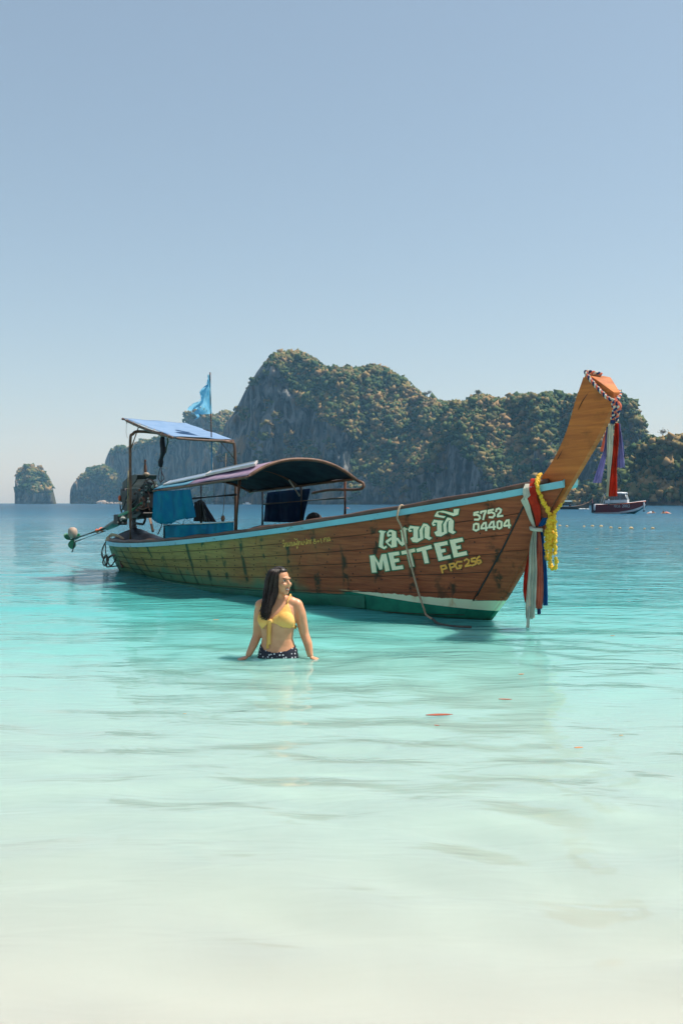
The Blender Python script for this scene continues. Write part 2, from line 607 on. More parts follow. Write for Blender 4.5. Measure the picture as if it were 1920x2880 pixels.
hb = t.math('ADD', a, t.math('MULTIPLY', b, 0.5))
ROCK = t.done(t.bsdf(c, 0.95, 0, t.bump(hb, 0.9, 4.0), 0.1))

def foliage(name, stops, trans=0.20):
    t = NT(name)
    g = t.n('ShaderNodeAttribute', attribute_name='tone')
    big = t.noise(t.pos(), 0.022, 3)
    f = t.math('ADD', t.math('MULTIPLY', g.outputs['Fac'], 0.62), t.math('MULTIPLY', t.math('SUBTRACT', big, 0.3), 0.95), clamp=True)
    col = t.ramp(f, stops)
    a = t.bsdf(col, 0.8, 0, None, 0.2)
    tr = t.n('ShaderNodeBsdfTranslucent'); t.l(col, tr.inputs[0])
    mx = t.n('ShaderNodeMixShader'); mx.inputs[0].default_value = trans
    t.l(a, mx.inputs[1]); t.l(tr.outputs[0], mx.inputs[2])
    return t.done(mx.outputs[0])
FOREST = foliage('dry_forest', [(0.0, (0.012, 0.038, 0.016)), (0.25, (0.03, 0.075, 0.022)), (0.50, (0.10, 0.13, 0.036)), (0.68, (0.22, 0.165, 0.06)), (0.86, (0.32, 0.205, 0.09)), (1.0, (0.44, 0.34, 0.13))])

OCT_V = np.array([(1, 0, 0), (-1, 0, 0), (0, 1, 0), (0, -1, 0), (0, 0, 1), (0, 0, -1)], float)
OCT_F = np.array([(0, 2, 4), (2, 1, 4), (1, 3, 4), (3, 0, 4), (2, 0, 5), (1, 2, 5), (3, 1, 5), (0, 3, 5)])
def clumps(name, P, S, mat, tufts=5, jitter=0.34):
    """tree crowns, each many small leaf tufts spread over a rough dome"""
    n = len(P)
    d = RNG.normal(size=(n, tufts, 3))
    d /= np.linalg.norm(d, axis=-1, keepdims=True)
    d[..., 2] = np.abs(d[..., 2]) * 1.1 - 0.25
    rad = RNG.uniform(0.55, 1.05, (n, tufts, 1))
    C = P[:, None, :] + d * rad * S[:, None, None] * np.array([1, 1, 0.85])
    ts = (S[:, None] * RNG.uniform(0.30, 0.62, (n, tufts))).reshape(-1)
    C = C.reshape(-1, 3)
    tone = np.repeat(RNG.random(n), tufts) + RNG.normal(0, 0.06, n * tufts)
    N = len(C)
    q = RNG.normal(size=(N, 3, 3))
    q[:, 0] /= np.linalg.norm(q[:, 0], axis=-1, keepdims=True)
    q[:, 1] -= q[:, 0] * (q[:, 0] * q[:, 1]).sum(-1, keepdims=True)
    q[:, 1] /= np.linalg.norm(q[:, 1], axis=-1, keepdims=True)
    q[:, 2] = np.cross(q[:, 0], q[:, 1])
    base = OCT_V[None] * (1 + jitter * RNG.normal(size=(N, 6, 1)))
    v = np.einsum('nki,nij->nkj', base, q) * ts[:, None, None] + C[:, None, :]
    f = OCT_F[None] + (np.arange(N) * 6)[:, None, None]
    v = v.reshape(-1, 3); f = f.reshape(-1, 3)
    me = bpy.data.meshes.new(name)
    me.vertices.add(len(v)); me.vertices.foreach_set('co', v.ravel())
    me.loops.add(f.size); me.loops.foreach_set('vertex_index', f.ravel().astype(np.int32))
    me.polygons.add(len(f)); me.polygons.foreach_set('loop_start', np.arange(0, f.size, 3, dtype=np.int32))
    me.polygons.foreach_set('loop_total', np.full(len(f), 3, dtype=np.int32))
    at_ = me.attributes.new('tone', 'FLOAT', 'FACE')
    at_.data.foreach_set('value', np.repeat(tone, 8).astype(np.float32))
    me.update(calc_edges=True)
    return link(name, me, mat)

ISLE = {}
def island(name, top, Y0, du, nrow, rock_polys, seed, nclump, csize, base_v=None, lean=0.12, slope=0.85, veg_bias=0.0, back=1.0, wob=1.0, edge_in=0.0):
    """a rocky hill: profile 'top' gives its skyline, 'rock_polys' its bare cliffs"""
    us = np.arange(top[0][0], top[-1][0] + 0.01, du)
    tu = np.array([q[0] for q in top]); tv = np.array([q[1] for q in top])
    vt = np.interp(us, tu, tv)
    rough = fbm(us / 26.0, 0, seed, 3, seed) * 3.0 + fbm(us / 7.0, 3, seed, 2, seed + 3) * 1.2
    vt = vt + rough * np.clip((1417 - vt) / 60, 0, 1)
    nu = len(us)
    Y0u = np.interp(us, [q[0] for q in Y0], [q[1] for q in Y0])
    f = np.linspace(0, 1, nrow) ** 0.9
    vb = HOR + FPX * (EYE + 0.6) / Y0u      # foot a little under water
    VV = vb[None] + (vt - vb)[None] * f[:, None]
    UU = np.repeat(us[None], nrow, 0)
    warp = 14 * fbm(UU / 40, VV / 40, seed, 3, seed + 5)
    rock = np.zeros(UU.shape)
    for poly in rock_polys:
        rock = np.maximum(rock, inpoly(UU + warp, VV + warp * 0.7, poly).astype(float))
    Ys = np.zeros(UU.shape); Ys[0] = Y0u
    Zs = np.zeros(UU.shape); Zs[0] = EYE + (HOR - VV[0]) / FPX * Ys[0]
    sm = rock.copy()
    for _ in range(3):
        sm[:, 1:-1] = (sm[:, :-2] + 2 * sm[:, 1:-1] + sm[:, 2:]) / 4
        sm[1:-1] = (sm[:-2] + 2 * sm[1:-1] + sm[2:]) / 4
    for j in range(1, nrow):
        s = lean * sm[j] + slope * (1 - sm[j]) * (0.8 + 0.5 * fbm(us / 60, VV[j] / 60, 1, 3, seed + 8))
        s = s + 2.2 * max(0, f[j] - 0.9) / 0.1
        a = (HOR - VV[j]) / FPX
        # z = EYE + a*Y and Y = Yprev + s*(z - zprev)
        Y = (Ys[j - 1] + s * (EYE - Zs[j - 1])) / np.maximum(1 - s * a, 0.3)
        Ys[j] = np.maximum(Y, Ys[j - 1])
        Zs[j] = EYE + a * Ys[j]
    for _ in range(2):
        Ys[:, 1:-1] = (Ys[:, :-2] + 2 * Ys[:, 1:-1] + Ys[:, 2:]) / 4
    sc = Y0u.mean() / 900.0
    lump = (16 * fbm(UU / 85, VV / 120, 2, 4, seed + 1) + (6 * fbm(UU / 11, VV / 55, 7, 3, seed + 2) + 4 * fbm(UU / 34, VV / 30, 3, 2, seed + 4)) * sm) * sc * wob
    lump *= np.clip(f * 6, 0.25, 1)[:, None]
    Ys = Ys + lump
    Zs = EYE + (HOR - VV) / FPX * Ys
    Xs = (UU - 960) / FPX * Ys
    # the far side goes back down to the water
    nb_ = 9
    bX, bY, bZ = [], [], []
    for k in range(1, nb_ + 1):
        g = k / nb_
        bY.append(Ys[-1] + back * Zs[-1] * g ** 0.8 * 1.1 + 4)
        bX.append(Xs[-1])
        bZ.append(Zs[-1] * (1 - g) ** 0.8 - 1.5 * g)
    X = np.concatenate([Xs, np.array(bX)]); Y = np.concatenate([Ys, np.array(bY)]); Z = np.concatenate([Zs, np.array(bZ)])
    nr = len(X)
    v = np.stack([X, Y, Z], -1).reshape(-1, 3)
    i, j = np.meshgrid(np.arange(nr - 1), np.arange(nu - 1), indexing='ij')
    q = (i * nu + j).ravel()
    fc = np.stack([q, q + 1, q + nu + 1, q + nu], -1).tolist()
    fc.append(list(range(0, nr * nu, nu)))
    fc.append(list(range(nu - 1, nr * nu, nu))[::-1])
    me = bpy.data.meshes.new(name)
    me.from_pydata(v.tolist(), [], fc)
    me.update()
    va_ = me.attributes.new('veg', 'FLOAT', 'POINT')
    va_.data.foreach_set('value', np.concatenate([(1 - sm).ravel(), np.ones(nb_ * nu)]).astype(np.float32))
    o = link(name, me, ROCK, smooth=True)
    ISLE[name + str(seed)] = (us, VV, Xs, Ys, Zs)
    # places for the leaf clumps: on everything that is not bare rock
    area = np.abs(np.gradient(Xs, axis=1)) * np.hypot(np.gradient(Ys, axis=0), np.gradient(Zs, axis=0))
    n_m = fbm(UU / 30, VV / 30, 9, 4, seed + 11)
    dens = np.where(rock > 0.5, np.where(n_m > 0.55, 0.25, 0.0), np.where(n_m + veg_bias > -0.62, 1.0, 0.12))
    dens = dens * (Zs > 3.0 * sc) * area
    dens[-3:] *= 1.2
    dens[:, :4] = 0; dens[:, -4:] = 0
    pr = (dens / dens.sum()).ravel()
    idx = RNG.choice(len(pr), size=nclump, p=pr)
    jj, ii = np.unravel_index(idx, UU.shape)
    dj = np.clip(jj + RNG.integers(0, 2, nclump), 0, nrow - 1)
    fr_ = RNG.random(nclump)
    ii2 = np.clip(ii + 1, 0, nu - 1)
    P = np.stack([A[jj, ii] * (1 - fr_) + A[dj, ii2] * fr_ for A in (Xs, Ys, Zs)], -1)
    S = csize * np.clip(np.exp(RNG.normal(-0.05, 0.55, nclump)), 0.35, 3.0)
    P[:, 2] += S * (RNG.uniform(-0.45, 0.35, nclump) - 0.75 * (jj > nrow - 5))
    P[:, 1] -= S * RNG.uniform(0, 0.4, nclump)
    return o, P, S

# main island, its right ridge, the low right shore, the far cliffs and the nose
TOP_MAIN = [(600, 1300), (618, 1250), (634, 1190), (655, 1165), (672, 1135), (690, 1098), (712, 1062), (735, 1030), (760, 1006), (790, 995), (835, 991), (868, 1000), (895, 1016), (915, 1030), (950, 1034), (985, 1030), (1010, 1038), (1045, 1026), (1075, 1034), (1105, 1050), (1135, 1072), (1165, 1098), (1195, 1115), (1230, 1128), (1265, 1134), (1300, 1140), (1340, 1175), (1380, 1240), (1410, 1330)]
ROCK_MAIN = [[(590, 1420), (590, 1240), (650, 1130), (705, 1040), (745, 1010), (785, 1035), (800, 1090), (835, 1125), (890, 1150), (915, 1190), (970, 1205), (1000, 1260), (995, 1320), (960, 1345), (1010, 1400), (960, 1420)],
             [(1000, 1330), (1080, 1370), (1180, 1340), (1215, 1300), (1240, 1330), (1230, 1420), (1000, 1420)]]
o1, P1, S1 = island('island', TOP_MAIN, [(600, 1020), (700, 960), (1000, 880), (1200, 860), (1410, 880)], 3.0, 74, ROCK_MAIN, 3, 21000, 2.2)
tag(o1, kind='structure')
TOP_RIGHT = [(1185, 1400), (1205, 1330), (1222, 1240), (1240, 1165), (1262, 1138), (1285, 1128), (1310, 1135), (1335, 1115), (1360, 1112), (1395, 1120), (1425, 1132), (1440, 1115), (1470, 1112), (1520, 1110), (1560, 1104), (1600, 1112), (1650, 1110), (1700, 1108), (1740, 1112), (1768, 1122), (1782, 1150), (1795, 1185), (1806, 1225), (1812, 1300), (1818, 1400)]
ROCK_RIGHT = [[(1190, 1420), (1205, 1310), (1240, 1240), (1290, 1250), (1330, 1290), (1370, 1345), (1420, 1370), (1480, 1360), (1500, 1290), (1530, 1230), (1560, 1240), (1545, 1300), (1530, 1420)],
              [(1590, 1300), (1615, 1240), (1680, 1230), (1690, 1330), (1640, 1370), (1600, 1360)], [(1765, 1140), (1800, 1240), (1815, 1330), (1780, 1330), (1770, 1250)]]
o2, P2, S2 = island('hill', TOP_RIGHT, [(1185, 800), (1300, 740), (1500, 700), (1700, 690), (1820, 720)], 3.0, 70, ROCK_RIGHT, 5, 18000, 2.0)
tag(o2, kind='structure')
TOP_LOW = [(1560, 1410), (1620, 1392), (1680, 1365), (1730, 1320), (1775, 1265), (1800, 1240), (1830, 1228), (1870, 1236), (1900, 1230), (1950, 1236), (2050, 1225), (2200, 1240), (2500, 1300), (2800, 1400)]
ROCK_LOW = [[(1790, 1425), (1800, 1402), (2100, 1398), (2600, 1405), (2600, 1425)], [(1840, 1330), (1875, 1300), (1880, 1370), (1850, 1385)]]
o3, P3, S3 = island('shore_hill', TOP_LOW, [(1560, 560), (1700, 520), (1920, 500), (2300, 470), (2800, 500)], 4.5, 46, ROCK_LOW, 7, 10000, 1.9)
tag(o3, kind='structure')
TOP_FAR = [(292, 1330), (296, 1300), (305, 1275), (320, 1262), (345, 1252), (360, 1262), (372, 1258), (400, 1238), (440, 1232), (470, 1215), (484, 1205), (494, 1192), (500, 1208), (522, 1190), (528, 1165), (545, 1155), (570, 1150), (590, 1160), (605, 1172), (622, 1160), (645, 1158), (655, 1170), (680, 1190), (720, 1260), (760, 1400)]
ROCK_FAR = [[(285, 1420), (285, 1262), (360, 1270), (470, 1240), (520, 1240), (590, 1250), (600, 1300), (640, 1330), (640, 1380), (500, 1400), (420, 1420)], [(520, 1180), (560, 1160), (600, 1190), (610, 1230), (560, 1240), (525, 1230)], [(630, 1165), (700, 1165), (700, 1230), (640, 1230)]]
o4, P4, S4 = island('cliff_hill', TOP_FAR, [(292, 1750), (450, 1600), (600, 1450), (760, 1400)], 2.6, 60, ROCK_FAR, 9, 6500, 3.0)
tag(o4, kind='structure')
TOP_NOSE = [(197, 1395), (199, 1375), (208, 1358), (225, 1345), (243, 1330), (256, 1315), (270, 1310), (285, 1312), (292, 1309), (310, 1318), (330, 1340), (360, 1400)]
ROCK_NOSE = [[(190, 1420), (190, 1360), (230, 1350), (252, 1330), (290, 1400), (360, 1400), (360, 1420)]]
o5, P5, S5 = island('headland', TOP_NOSE, [(197, 1680), (360, 1660)], 1.6, 40, ROCK_NOSE, 12, 900, 3.0)
tag(o5, kind='structure')
TOP_ISLET = [(42, 1390), (43, 1360), (45, 1338), (52, 1322), (64, 1314), (78, 1307), (90, 1305), (98, 1312), (110, 1320), (124, 1330), (134, 1345), (139, 1362), (141, 1380), (144, 1395), (145, 1408)]
ROCK_ISLET = [[(36, 1420), (36, 1340), (58, 1335), (66, 1380), (90, 1390), (130, 1388), (150, 1380), (150, 1420)]]
o6, P6, S6 = island('islet', TOP_ISLET, [(42, 1580), (95, 1545), (145, 1580)], 1.3, 44, ROCK_ISLET, 15, 1000, 3.0)
tag(o6, kind='structure')
tag(clumps('forest', np.concatenate([P1, P2, P3, P4, P5, P6]), np.concatenate([S1, S2, S3, S4, S5, S6]), FOREST), kind='stuff')

# ---- the air
t = NT('haze_air')
pv = t.n('ShaderNodeVolumePrincipled')
pv.inputs['Color'].default_value = (0.30, 0.65, 1.0, 1)
pv.inputs['Absorption Color'].default_value = (1, 1, 1, 1)
pv.inputs['Density'].default_value = 0.00017
pv.inputs['Anisotropy'].default_value = 0.0
HAZE = t.done(None, pv.outputs[0])
mb = MB().box((0, 2500, 140), (19000, 5200, 400))
tag(mb.build('haze', HAZE, smooth=False), kind='stuff')

# ================================================================ the longtail boat
BO = Vector((-4.29, 19.05, 0.0))
BD = (Vector((1.59, 10.85, 0.0)) - BO).normalized()
BANG = math.atan2(BD.y, BD.x)
BR = Vector((BD.y, -BD.x, 0.0))       # starboard
CAMW = Vector((0, 0, EYE))
def L(u, v, t):
    """boat-local point (along, port, up) seen at (u, v) and t metres to starboard of the keel line"""
    D = Vector(((u - 960) / FPX, 1, (HOR - v) / FPX))
    k = (t - (CAMW - BO).dot(BR)) / D.dot(BR)
    P = CAMW + D * k - BO
    return Vector((P.dot(BD), -t, P.z))
def to_local(P):
    P = Vector(P) - BO
    return Vector((P.dot(BD), -P.dot(BR), P.z))
CAML = to_local(CAMW)
def ray_local(u, v):
    D = Vector(((u - 960) / FPX, 1, (HOR - v) / FPX))
    return Vector((D.dot(BD), -D.dot(BR), D.z)).normalized()

GB_S = [0.3, 0.8, 2.0, 3.5, 5.2, 7.0, 8.5, 9.5, 10.2, 10.8, 11.22]
GB_T = [0.30, 0.48, 0.70, 0.84, 0.92, 0.88, 0.72, 0.52, 0.35, 0.18, 0.045]
GPX = [(296, 1524), (366, 1534), (451, 1533), (521, 1529), (608, 1519), (720, 1506), (845, 1491), (980, 1473), (1129, 1448), (1262, 1422), (1461, 1388), (1518, 1377), (1583, 1363)]
_gs, _gz = [], []
for u, v in GPX:
    tt = 0.6
    for _ in range(30):
        q = L(u, v, tt)
        tt = 0.5 * tt + 0.5 * float(np.interp(q.x, GB_S, GB_T))
    _gs.append(q.x); _gz.append(q.z)
_o = np.argsort(_gs)
_gs = np.array(_gs)[_o]; _gz = np.array(_gz)[_o]
_pf = np.polyfit(_gs, _gz, 4)
def zg_s(s):
    return float(np.polyval(_pf, min(max(s, 0.2), 11.4)))
WB_S = [0.45, 1.0, 2.1, 3.7, 5.2, 6.4, 7.3, 8.1, 9.2, 9.7, 10.0, 10.1]
WB_T = [0.15, 0.21, 0.33, 0.57, 0.72, 0.73, 0.68, 0.61, 0.46, 0.31, 0.13, 0.02]
def smooth_tab(xs, ys):
    xx = np.linspace(xs[0], xs[-1], 200)
    yy = np.interp(xx, xs, ys)
    for _ in range(20):
        yy[1:-1] = (yy[:-2] + 2 * yy[1:-1] + yy[2:]) / 4
    return lambda s: float(np.interp(s, xx, yy))
gb_s = smooth_tab(GB_S, GB_T)
wb_s = smooth_tab(WB_S, WB_T)
def stem_s(z):
    return float(np.interp(z, [-0.30, 0.0, 0.25, 0.78, 1.21, 1.45], [9.75, 10.12, 10.36, 10.77, 11.06, 11.24]))
def stern_s(z):
    return float(np.interp(z, [-0.30, 0.0, 0.3, 0.6], [1.0, 0.48, 0.34, 0.28]))
ZB = -0.30
def hull(u, v, off=0.0):
    """starboard hull skin; u stern to stem, v keel side to gunwale"""
    sg = 0.3 + u * 10.92
    zg = zg_s(sg)
    z = ZB + (zg - ZB) * v
    s0, s1 = stern_s(z), stem_s(z)
    s = s0 + (s1 - s0) * u
    gb = gb_s(sg)
    wb = wb_s(0.45 + u * 9.65)
    if z >= 0:
        f = z / zg
        b = wb + (gb - wb) * (f ** 0.78)
    else:
        b = wb * (1 - 0.35 * (z / ZB) ** 1.4)
    b += 0.02 * u ** 8
    return Vector((s, -(b + off), z))

HU = np.linspace(0, 1, 110)
HV = np.linspace(0, 1, 26)
_P = [[hull(u, v) for v in HV] for u in HU]
_mb = MB().grid(_P)
HULL_BVH = BVHTree.FromPolygons([Vector(p) for p in _mb.v], _mb.f)
def on_hull(u, v, off=0.012):
    h, n, i, d = HULL_BVH.ray_cast(CAML, ray_local(u, v))
    if h is None:
        h, n, i, d = HULL_BVH.find_nearest(CAML + ray_local(u, v) * 12)
    if n.y > 0: n = -n
    return h + n * off

# ---- paint and timber
t = NT('hull_planks')
ob = t.coord('Object')
x, y, z = t.sep(ob)
gr = t.noise(t.coord('Object', (1.0, 1, 14)), 2.2, 7, 0.62, 0.4)
gr2 = t.noise(t.coord('Object', (0.5, 1, 26)), 5.0, 5, 0.65)
blot = t.noise(t.coord('Object', (1, 1, 1)), 1.1, 5, 0.6)
oi = t.n('ShaderNodeObjectInfo')
red = t.mix(t.sstep(gr, 0.3, 0.72), (0.39, 0.108, 0.046), (0.21, 0.054, 0.027))
olive = t.mix(t.sstep(gr, 0.3, 0.72), (0.43, 0.335, 0.105), (0.29, 0.225, 0.08))
edge = t.math('ADD', x, t.math('MULTIPLY', t.math('SUBTRACT', blot, 0.5), 4.5))
c = t.mix(t.sstep(edge, 4.6, 8.6), olive, red)
# green growth towards the stern and the waterline
gx = t.math('SUBTRACT', 1.0, t.sstep(edge, 0.6, 3.0))
gz = t.math('SUBTRACT', 1.0, t.sstep(t.math('ADD', z, t.math('MULTIPLY', t.math('SUBTRACT', blot, 0.5), 0.5)), 0.10, 0.32))
gz = t.math('MULTIPLY', gz, t.math('SUBTRACT', 1.0, t.sstep(x, 7.0, 8.4)))
gm = t.math('MAXIMUM', gx, t.math('MULTIPLY', gz, 0.9))
c = t.mix(t.math('MULTIPLY', gm, 0.85), c, t.mix(gr2, (0.02, 0.20, 0.10), (0.03, 0.28, 0.20)))
# dark seepage running down from the frame nails, in columns
col = t.noise(t.coord('Object', (2.6, 1, 0.35)), 1.7, 3, 0.5, 0.25)
spot = t.noise(t.coord('Object', (3.0, 1, 3.2)), 1.8, 4, 0.6, 0.3)
fr_ = t.math('PINGPONG', x, 0.26)      # ribs stand every half metre; damp shows along them
fr_ = t.math('SUBTRACT', 1.0, t.sstep(t.math('ADD', fr_, t.math('MULTIPLY', col, 0.10)), 0.06, 0.13))
st = t.math('MULTIPLY', fr_, t.sstep(spot, 0.46, 0.56))
bl2 = t.noise(t.coord('Object', (1, 1, 1), (4, 2, 7)), 3.2, 5, 0.62, 0.3)
st = t.math('MAXIMUM', st, t.math('MULTIPLY', t.math('MULTIPLY', t.sstep(bl2, 0.60, 0.70), t.sstep(x, 8.5, 10.2)), 0.8))
c = t.mix(t.math('MULTIPLY', st, 0.9), c, t.mix(t.sstep(x, 5, 9), (0.010, 0.075, 0.045), (0.028, 0.030, 0.020)))
c = t.mix(t.math('MULTIPLY', t.sstep(gr2, 0.58, 0.75), 0.4), c, (0.06, 0.035, 0.02))
c = t.mix(t.math('MULTIPLY', oi.outputs['Random'], 0.22), c, (0.09, 0.05, 0.025))
# painted pale boot stripe and green bottom near the bow
zt = t.math('ADD', 0.225, t.math('MULTIPLY', t.math('SUBTRACT', x, 9.0), 0.0))
zb = t.math('ADD', 0.205, t.math('MULTIPLY', t.math('SUBTRACT', x, 8.3), -0.054))
chip = t.math('MULTIPLY', t.math('SUBTRACT', t.noise(ob, 9, 5, 0.7), 0.5), 0.05)
zc = t.math('ADD', z, chip)
fore = t.sstep(x, 8.15, 8.35)
stripe = t.math('MULTIPLY', t.math('MULTIPLY', t.sstep(z, 0.198, 0.204), t.math('SUBTRACT', 1.0, t.sstep(zc, 0.222, 0.230))), fore)
below = t.math('LESS_THAN', z, zb)
green = t.mix(t.sstep(t.noise(ob, 6, 4), 0.35, 0.7), (0.014, 0.20, 0.12), (0.008, 0.13, 0.085))
green = t.mix(t.sstep(t.math('ADD', z, chip), 0.04, -0.03), green, (0.02, 0.03, 0.015))
c = t.mix(t.math('MULTIPLY', t.math('LESS_THAN', z, 0.2), 1.0), c, green) if False else c
ss = t.math('MULTIPLY', t.math('MULTIPLY', t.math('GREATER_THAN', z, zb), t.math('SUBTRACT', 1.0, t.sstep(zc, 0.214, 0.222))), fore)
rust = t.math('MULTIPLY', t.sstep(t.noise(t.coord('Object', (1.4, 1, 0.8)), 2.3, 4, 0.65), 0.55, 0.68), 0.8)
cream = t.mix(rust, (0.66, 0.72, 0.50), (0.52, 0.26, 0.08))
c = t.mix(ss, c, cream)
bl = t.math('MULTIPLY', below, t.math('ADD', 0.0, fore))
c = t.mix(bl, c, green)
hgt = t.math('ADD', gr, t.math('MULTIPLY', gr2, 0.5))
HULLM = t.done(t.bsdf(c, t.math('ADD', 0.55, t.math('MULTIPLY', gr2, 0.25)), 0, t.bump(hgt, 0.35, 0.012), 0.16))

t = NT('bow_timber')
ob = t.coord('Object')
rot = t.n('ShaderNodeMapping'); rot.inputs['Rotation'].default_value = (0, R(58), 0); rot.inputs['Scale'].default_value = (0.6, 1, 9)
t.l(t.tc.outputs['Object'], rot.inputs['Vector'])
g1 = t.noise(rot.outputs[0], 2.0, 7, 0.62, 0.5)
g2 = t.noise(rot.outputs[0], 7.0, 5, 0.6)
bl = t.noise(ob, 3.4, 5, 0.6)
c = t.mix(t.sstep(g1, 0.28, 0.72), (0.54, 0.170, 0.040), (0.34, 0.096, 0.027))
c = t.mix(t.math('MULTIPLY', t.sstep(bl, 0.52, 0.68), 0.5), c, (0.16, 0.065, 0.022))
c = t.mix(t.math('MULTIPLY', t.sstep(g2, 0.60, 0.74), 0.4), c, (0.05, 0.025, 0.012))
BOWM = t.done(t.bsdf(c, t.math('ADD', 0.48, t.math('MULTIPLY', g2, 0.25)), 0, t.bump(t.math('ADD', g1, g2), 0.3, 0.01), 0.2))

DARKWOOD = simple('old_timber', (0.13, 0.065, 0.04), (0.05, 0.028, 0.02), 7, 0.55, bump=0.4, stretch=(0.5, 3, 3))
DECKWOOD = simple('deck_timber', (0.20, 0.12, 0.075), (0.09, 0.055, 0.04), 5, 0.7, bump=0.4, stretch=(0.5, 5, 3))
t = NT('rail_blue_paint')
ob = t.coord('Object')
chipn = t.noise(t.coord('Object', (2, 2, 5)), 4.0, 6, 0.68)
spt = t.noise(t.coord('Object', (5, 5, 5)), 3.0, 3, 0.6)
c = t.mix(t.sstep(t.noise(ob, 2.5, 4), 0.35, 0.7), (0.17, 0.42, 0.50), (0.20, 0.50, 0.58))
c = t.mix(t.sstep(chipn, 0.60, 0.66), c, (0.07, 0.16, 0.12))
c = t.mix(t.sstep(spt, 0.70, 0.73), c, (0.06, 0.10, 0.06))
RAILM = t.done(t.bsdf(c, 0.5, 0, t.bump(chipn, 0.3, 0.006), 0.4))
RUST = simple('rusty_pipe', (0.17, 0.07, 0.04), (0.07, 0.03, 0.02), 9, 0.6, 0.25, bump=0.5)
PIPEM = simple('weathered_pipe', (0.15, 0.075, 0.045), (0.07, 0.035, 0.022), 8, 0.55, 0.1, bump=0.4)
BLACK = simple('black_grime', (0.022, 0.022, 0.024), (0.010, 0.011, 0.013), 12, 0.5, 0.3, bump=0.3)
ROPE = simple('rope', (0.52, 0.38, 0.26), (0.34, 0.23, 0.15), 30, 0.85, bump=0.6, stretch=(1, 1, 3))
ROPED = simple('wet_rope', (0.10, 0.09, 0.07), (0.05, 0.05, 0.045), 30, 0.8, bump=0.6)

boat = empty('longtail_boat', BO, BANG, 'long wooden boat with brown planked hull, blue rail and high upswept prow', 'boat')

# inner shell closes the hull behind the planks
mb = MB()
inner = [[hull(u, v, -0.022) for v in HV] for u in HU]
mb.grid(inner)
mb.grid([[Vector((p.x, -p.y, p.z)) for p in row] for row in inner])
mb.grid([[row[0], Vector((row[0].x, -row[0].y, row[0].z))] for row in inner])
st0 = inner[0]
mb.grid([[p, Vector((p.x, 0, p.z)), Vector((p.x, -p.y, p.z))] for p in st0])
mb.build('hull_shell', DARKWOOD, boat)

# strakes, each a plank with its own edges
SEAMV = [0.0, 0.20, 0.36, 0.49, 0.61, 0.73, 0.86, 1.0]
def seam_u(v):
    """where the planks end against the stem timber"""
    return float(np.interp(v, [0, 0.3, 1.0], [0.982, 0.976, 0.973]))
def strake(name, ua, ub, va, vb, side, mat, off=0.0, n=40, m=4, gap=0.0042):
    P = []
    for i in range(n + 1):
        u_ = i / n
        row = []
        for j in range(m + 1):
            v = va + (vb - va) * j / m
            ue = ub(v) if callable(ub) else ub
            us_ = ua(v) if callable(ua) else ua
            u = us_ + (ue - us_) * u_
            p = hull(u, v, off)
            zgap = gap if j == 0 else (-gap if j == m else 0)
            p.z += zgap
            if i == 0: p.x += 0.004
            if i == n: p.x -= 0.004
            p.y *= 1
            row.append(Vector((p.x, p.y * side, p.z)))
        P.append(row)
    mb = MB()
    mb.slab(P, (0, 0.019 * side, 0))
    return mb.build(name, mat, boat, smooth=True, sharp=R(35))
rr = random.Random(3)
for side in (1, -1):
    for k in range(len(SEAMV) - 1):
        va, vb = SEAMV[k], SEAMV[k + 1]
        cut = [0.0] + sorted([0.28 + 0.36 * rr.random()] if k % 2 else [0.45 + 0.3 * rr.random()]) + [None]
        for a, b in zip(cut, cut[1:]):
            strake('plank', a, seam_u if b is None else b, va, vb, side, HULLM, off=rr.uniform(-0.003, 0.003), n=26)
for side in (1, -1):
    for k, (a, b) in enumerate([(0.0, 0.30), (0.30, 0.62), (0.62, 1.0)]):
        strake('stem_timber', seam_u, 1.0, a, b, side, HULLM, off=0.006, n=6, gap=0.003)
# black joint line between planks and stem timber
mb = MB()
mb.tube([hull(seam_u(v), v, 0.004) for v in np.linspace(0.30, 0.99, 18)], 0.011, 6)
mb.build('stem_seam', BLACK, boat)

# nail heads along the ribs
mb = MB()
_rn = random.Random(8)
for k in range(len(SEAMV) - 1):
    for u in np.arange(0.03, 0.965, 0.048):
        for f in (0.22, 0.78):
            v = SEAMV[k] + (SEAMV[k + 1] - SEAMV[k]) * f
            p = hull(u + _rn.uniform(-.002, .002), v, 0.004)
            if p.z > 0.24:
                mb.ball(p, (0.009, 0.005, 0.009), 6, 4)
tag(mb.build('nail_heads', BLACK, boat), kind='stuff')

# cutwater: the timber edge down the front of the stem
mb = MB()
cw = []
for z in np.linspace(-0.28, 1.30, 24):
    x_ = stem_s(float(z)) + 0.014
    w_ = 0.040
    cw.append([Vector((x_ - .05, -w_ - .012, z)), Vector((x_ + .012, -w_ * .6, z)), Vector((x_ + .012, w_ * .6, z)), Vector((x_ - .05, w_ + .012, z))])
mb.grid(cw)
mb.build('cutwater', HULLM, boat, sharp=R(40))

# transom planks
st1 = [hull(0, v, 0.0) for v in HV]
mb = MB()
mb.grid([[p + V(-0.012, 0, 0), Vector((p.x - 0.05, 0, p.z)), Vector((p.x - 0.012, -p.y, p.z))] for p in st1])
mb.build('transom', HULLM, boat)

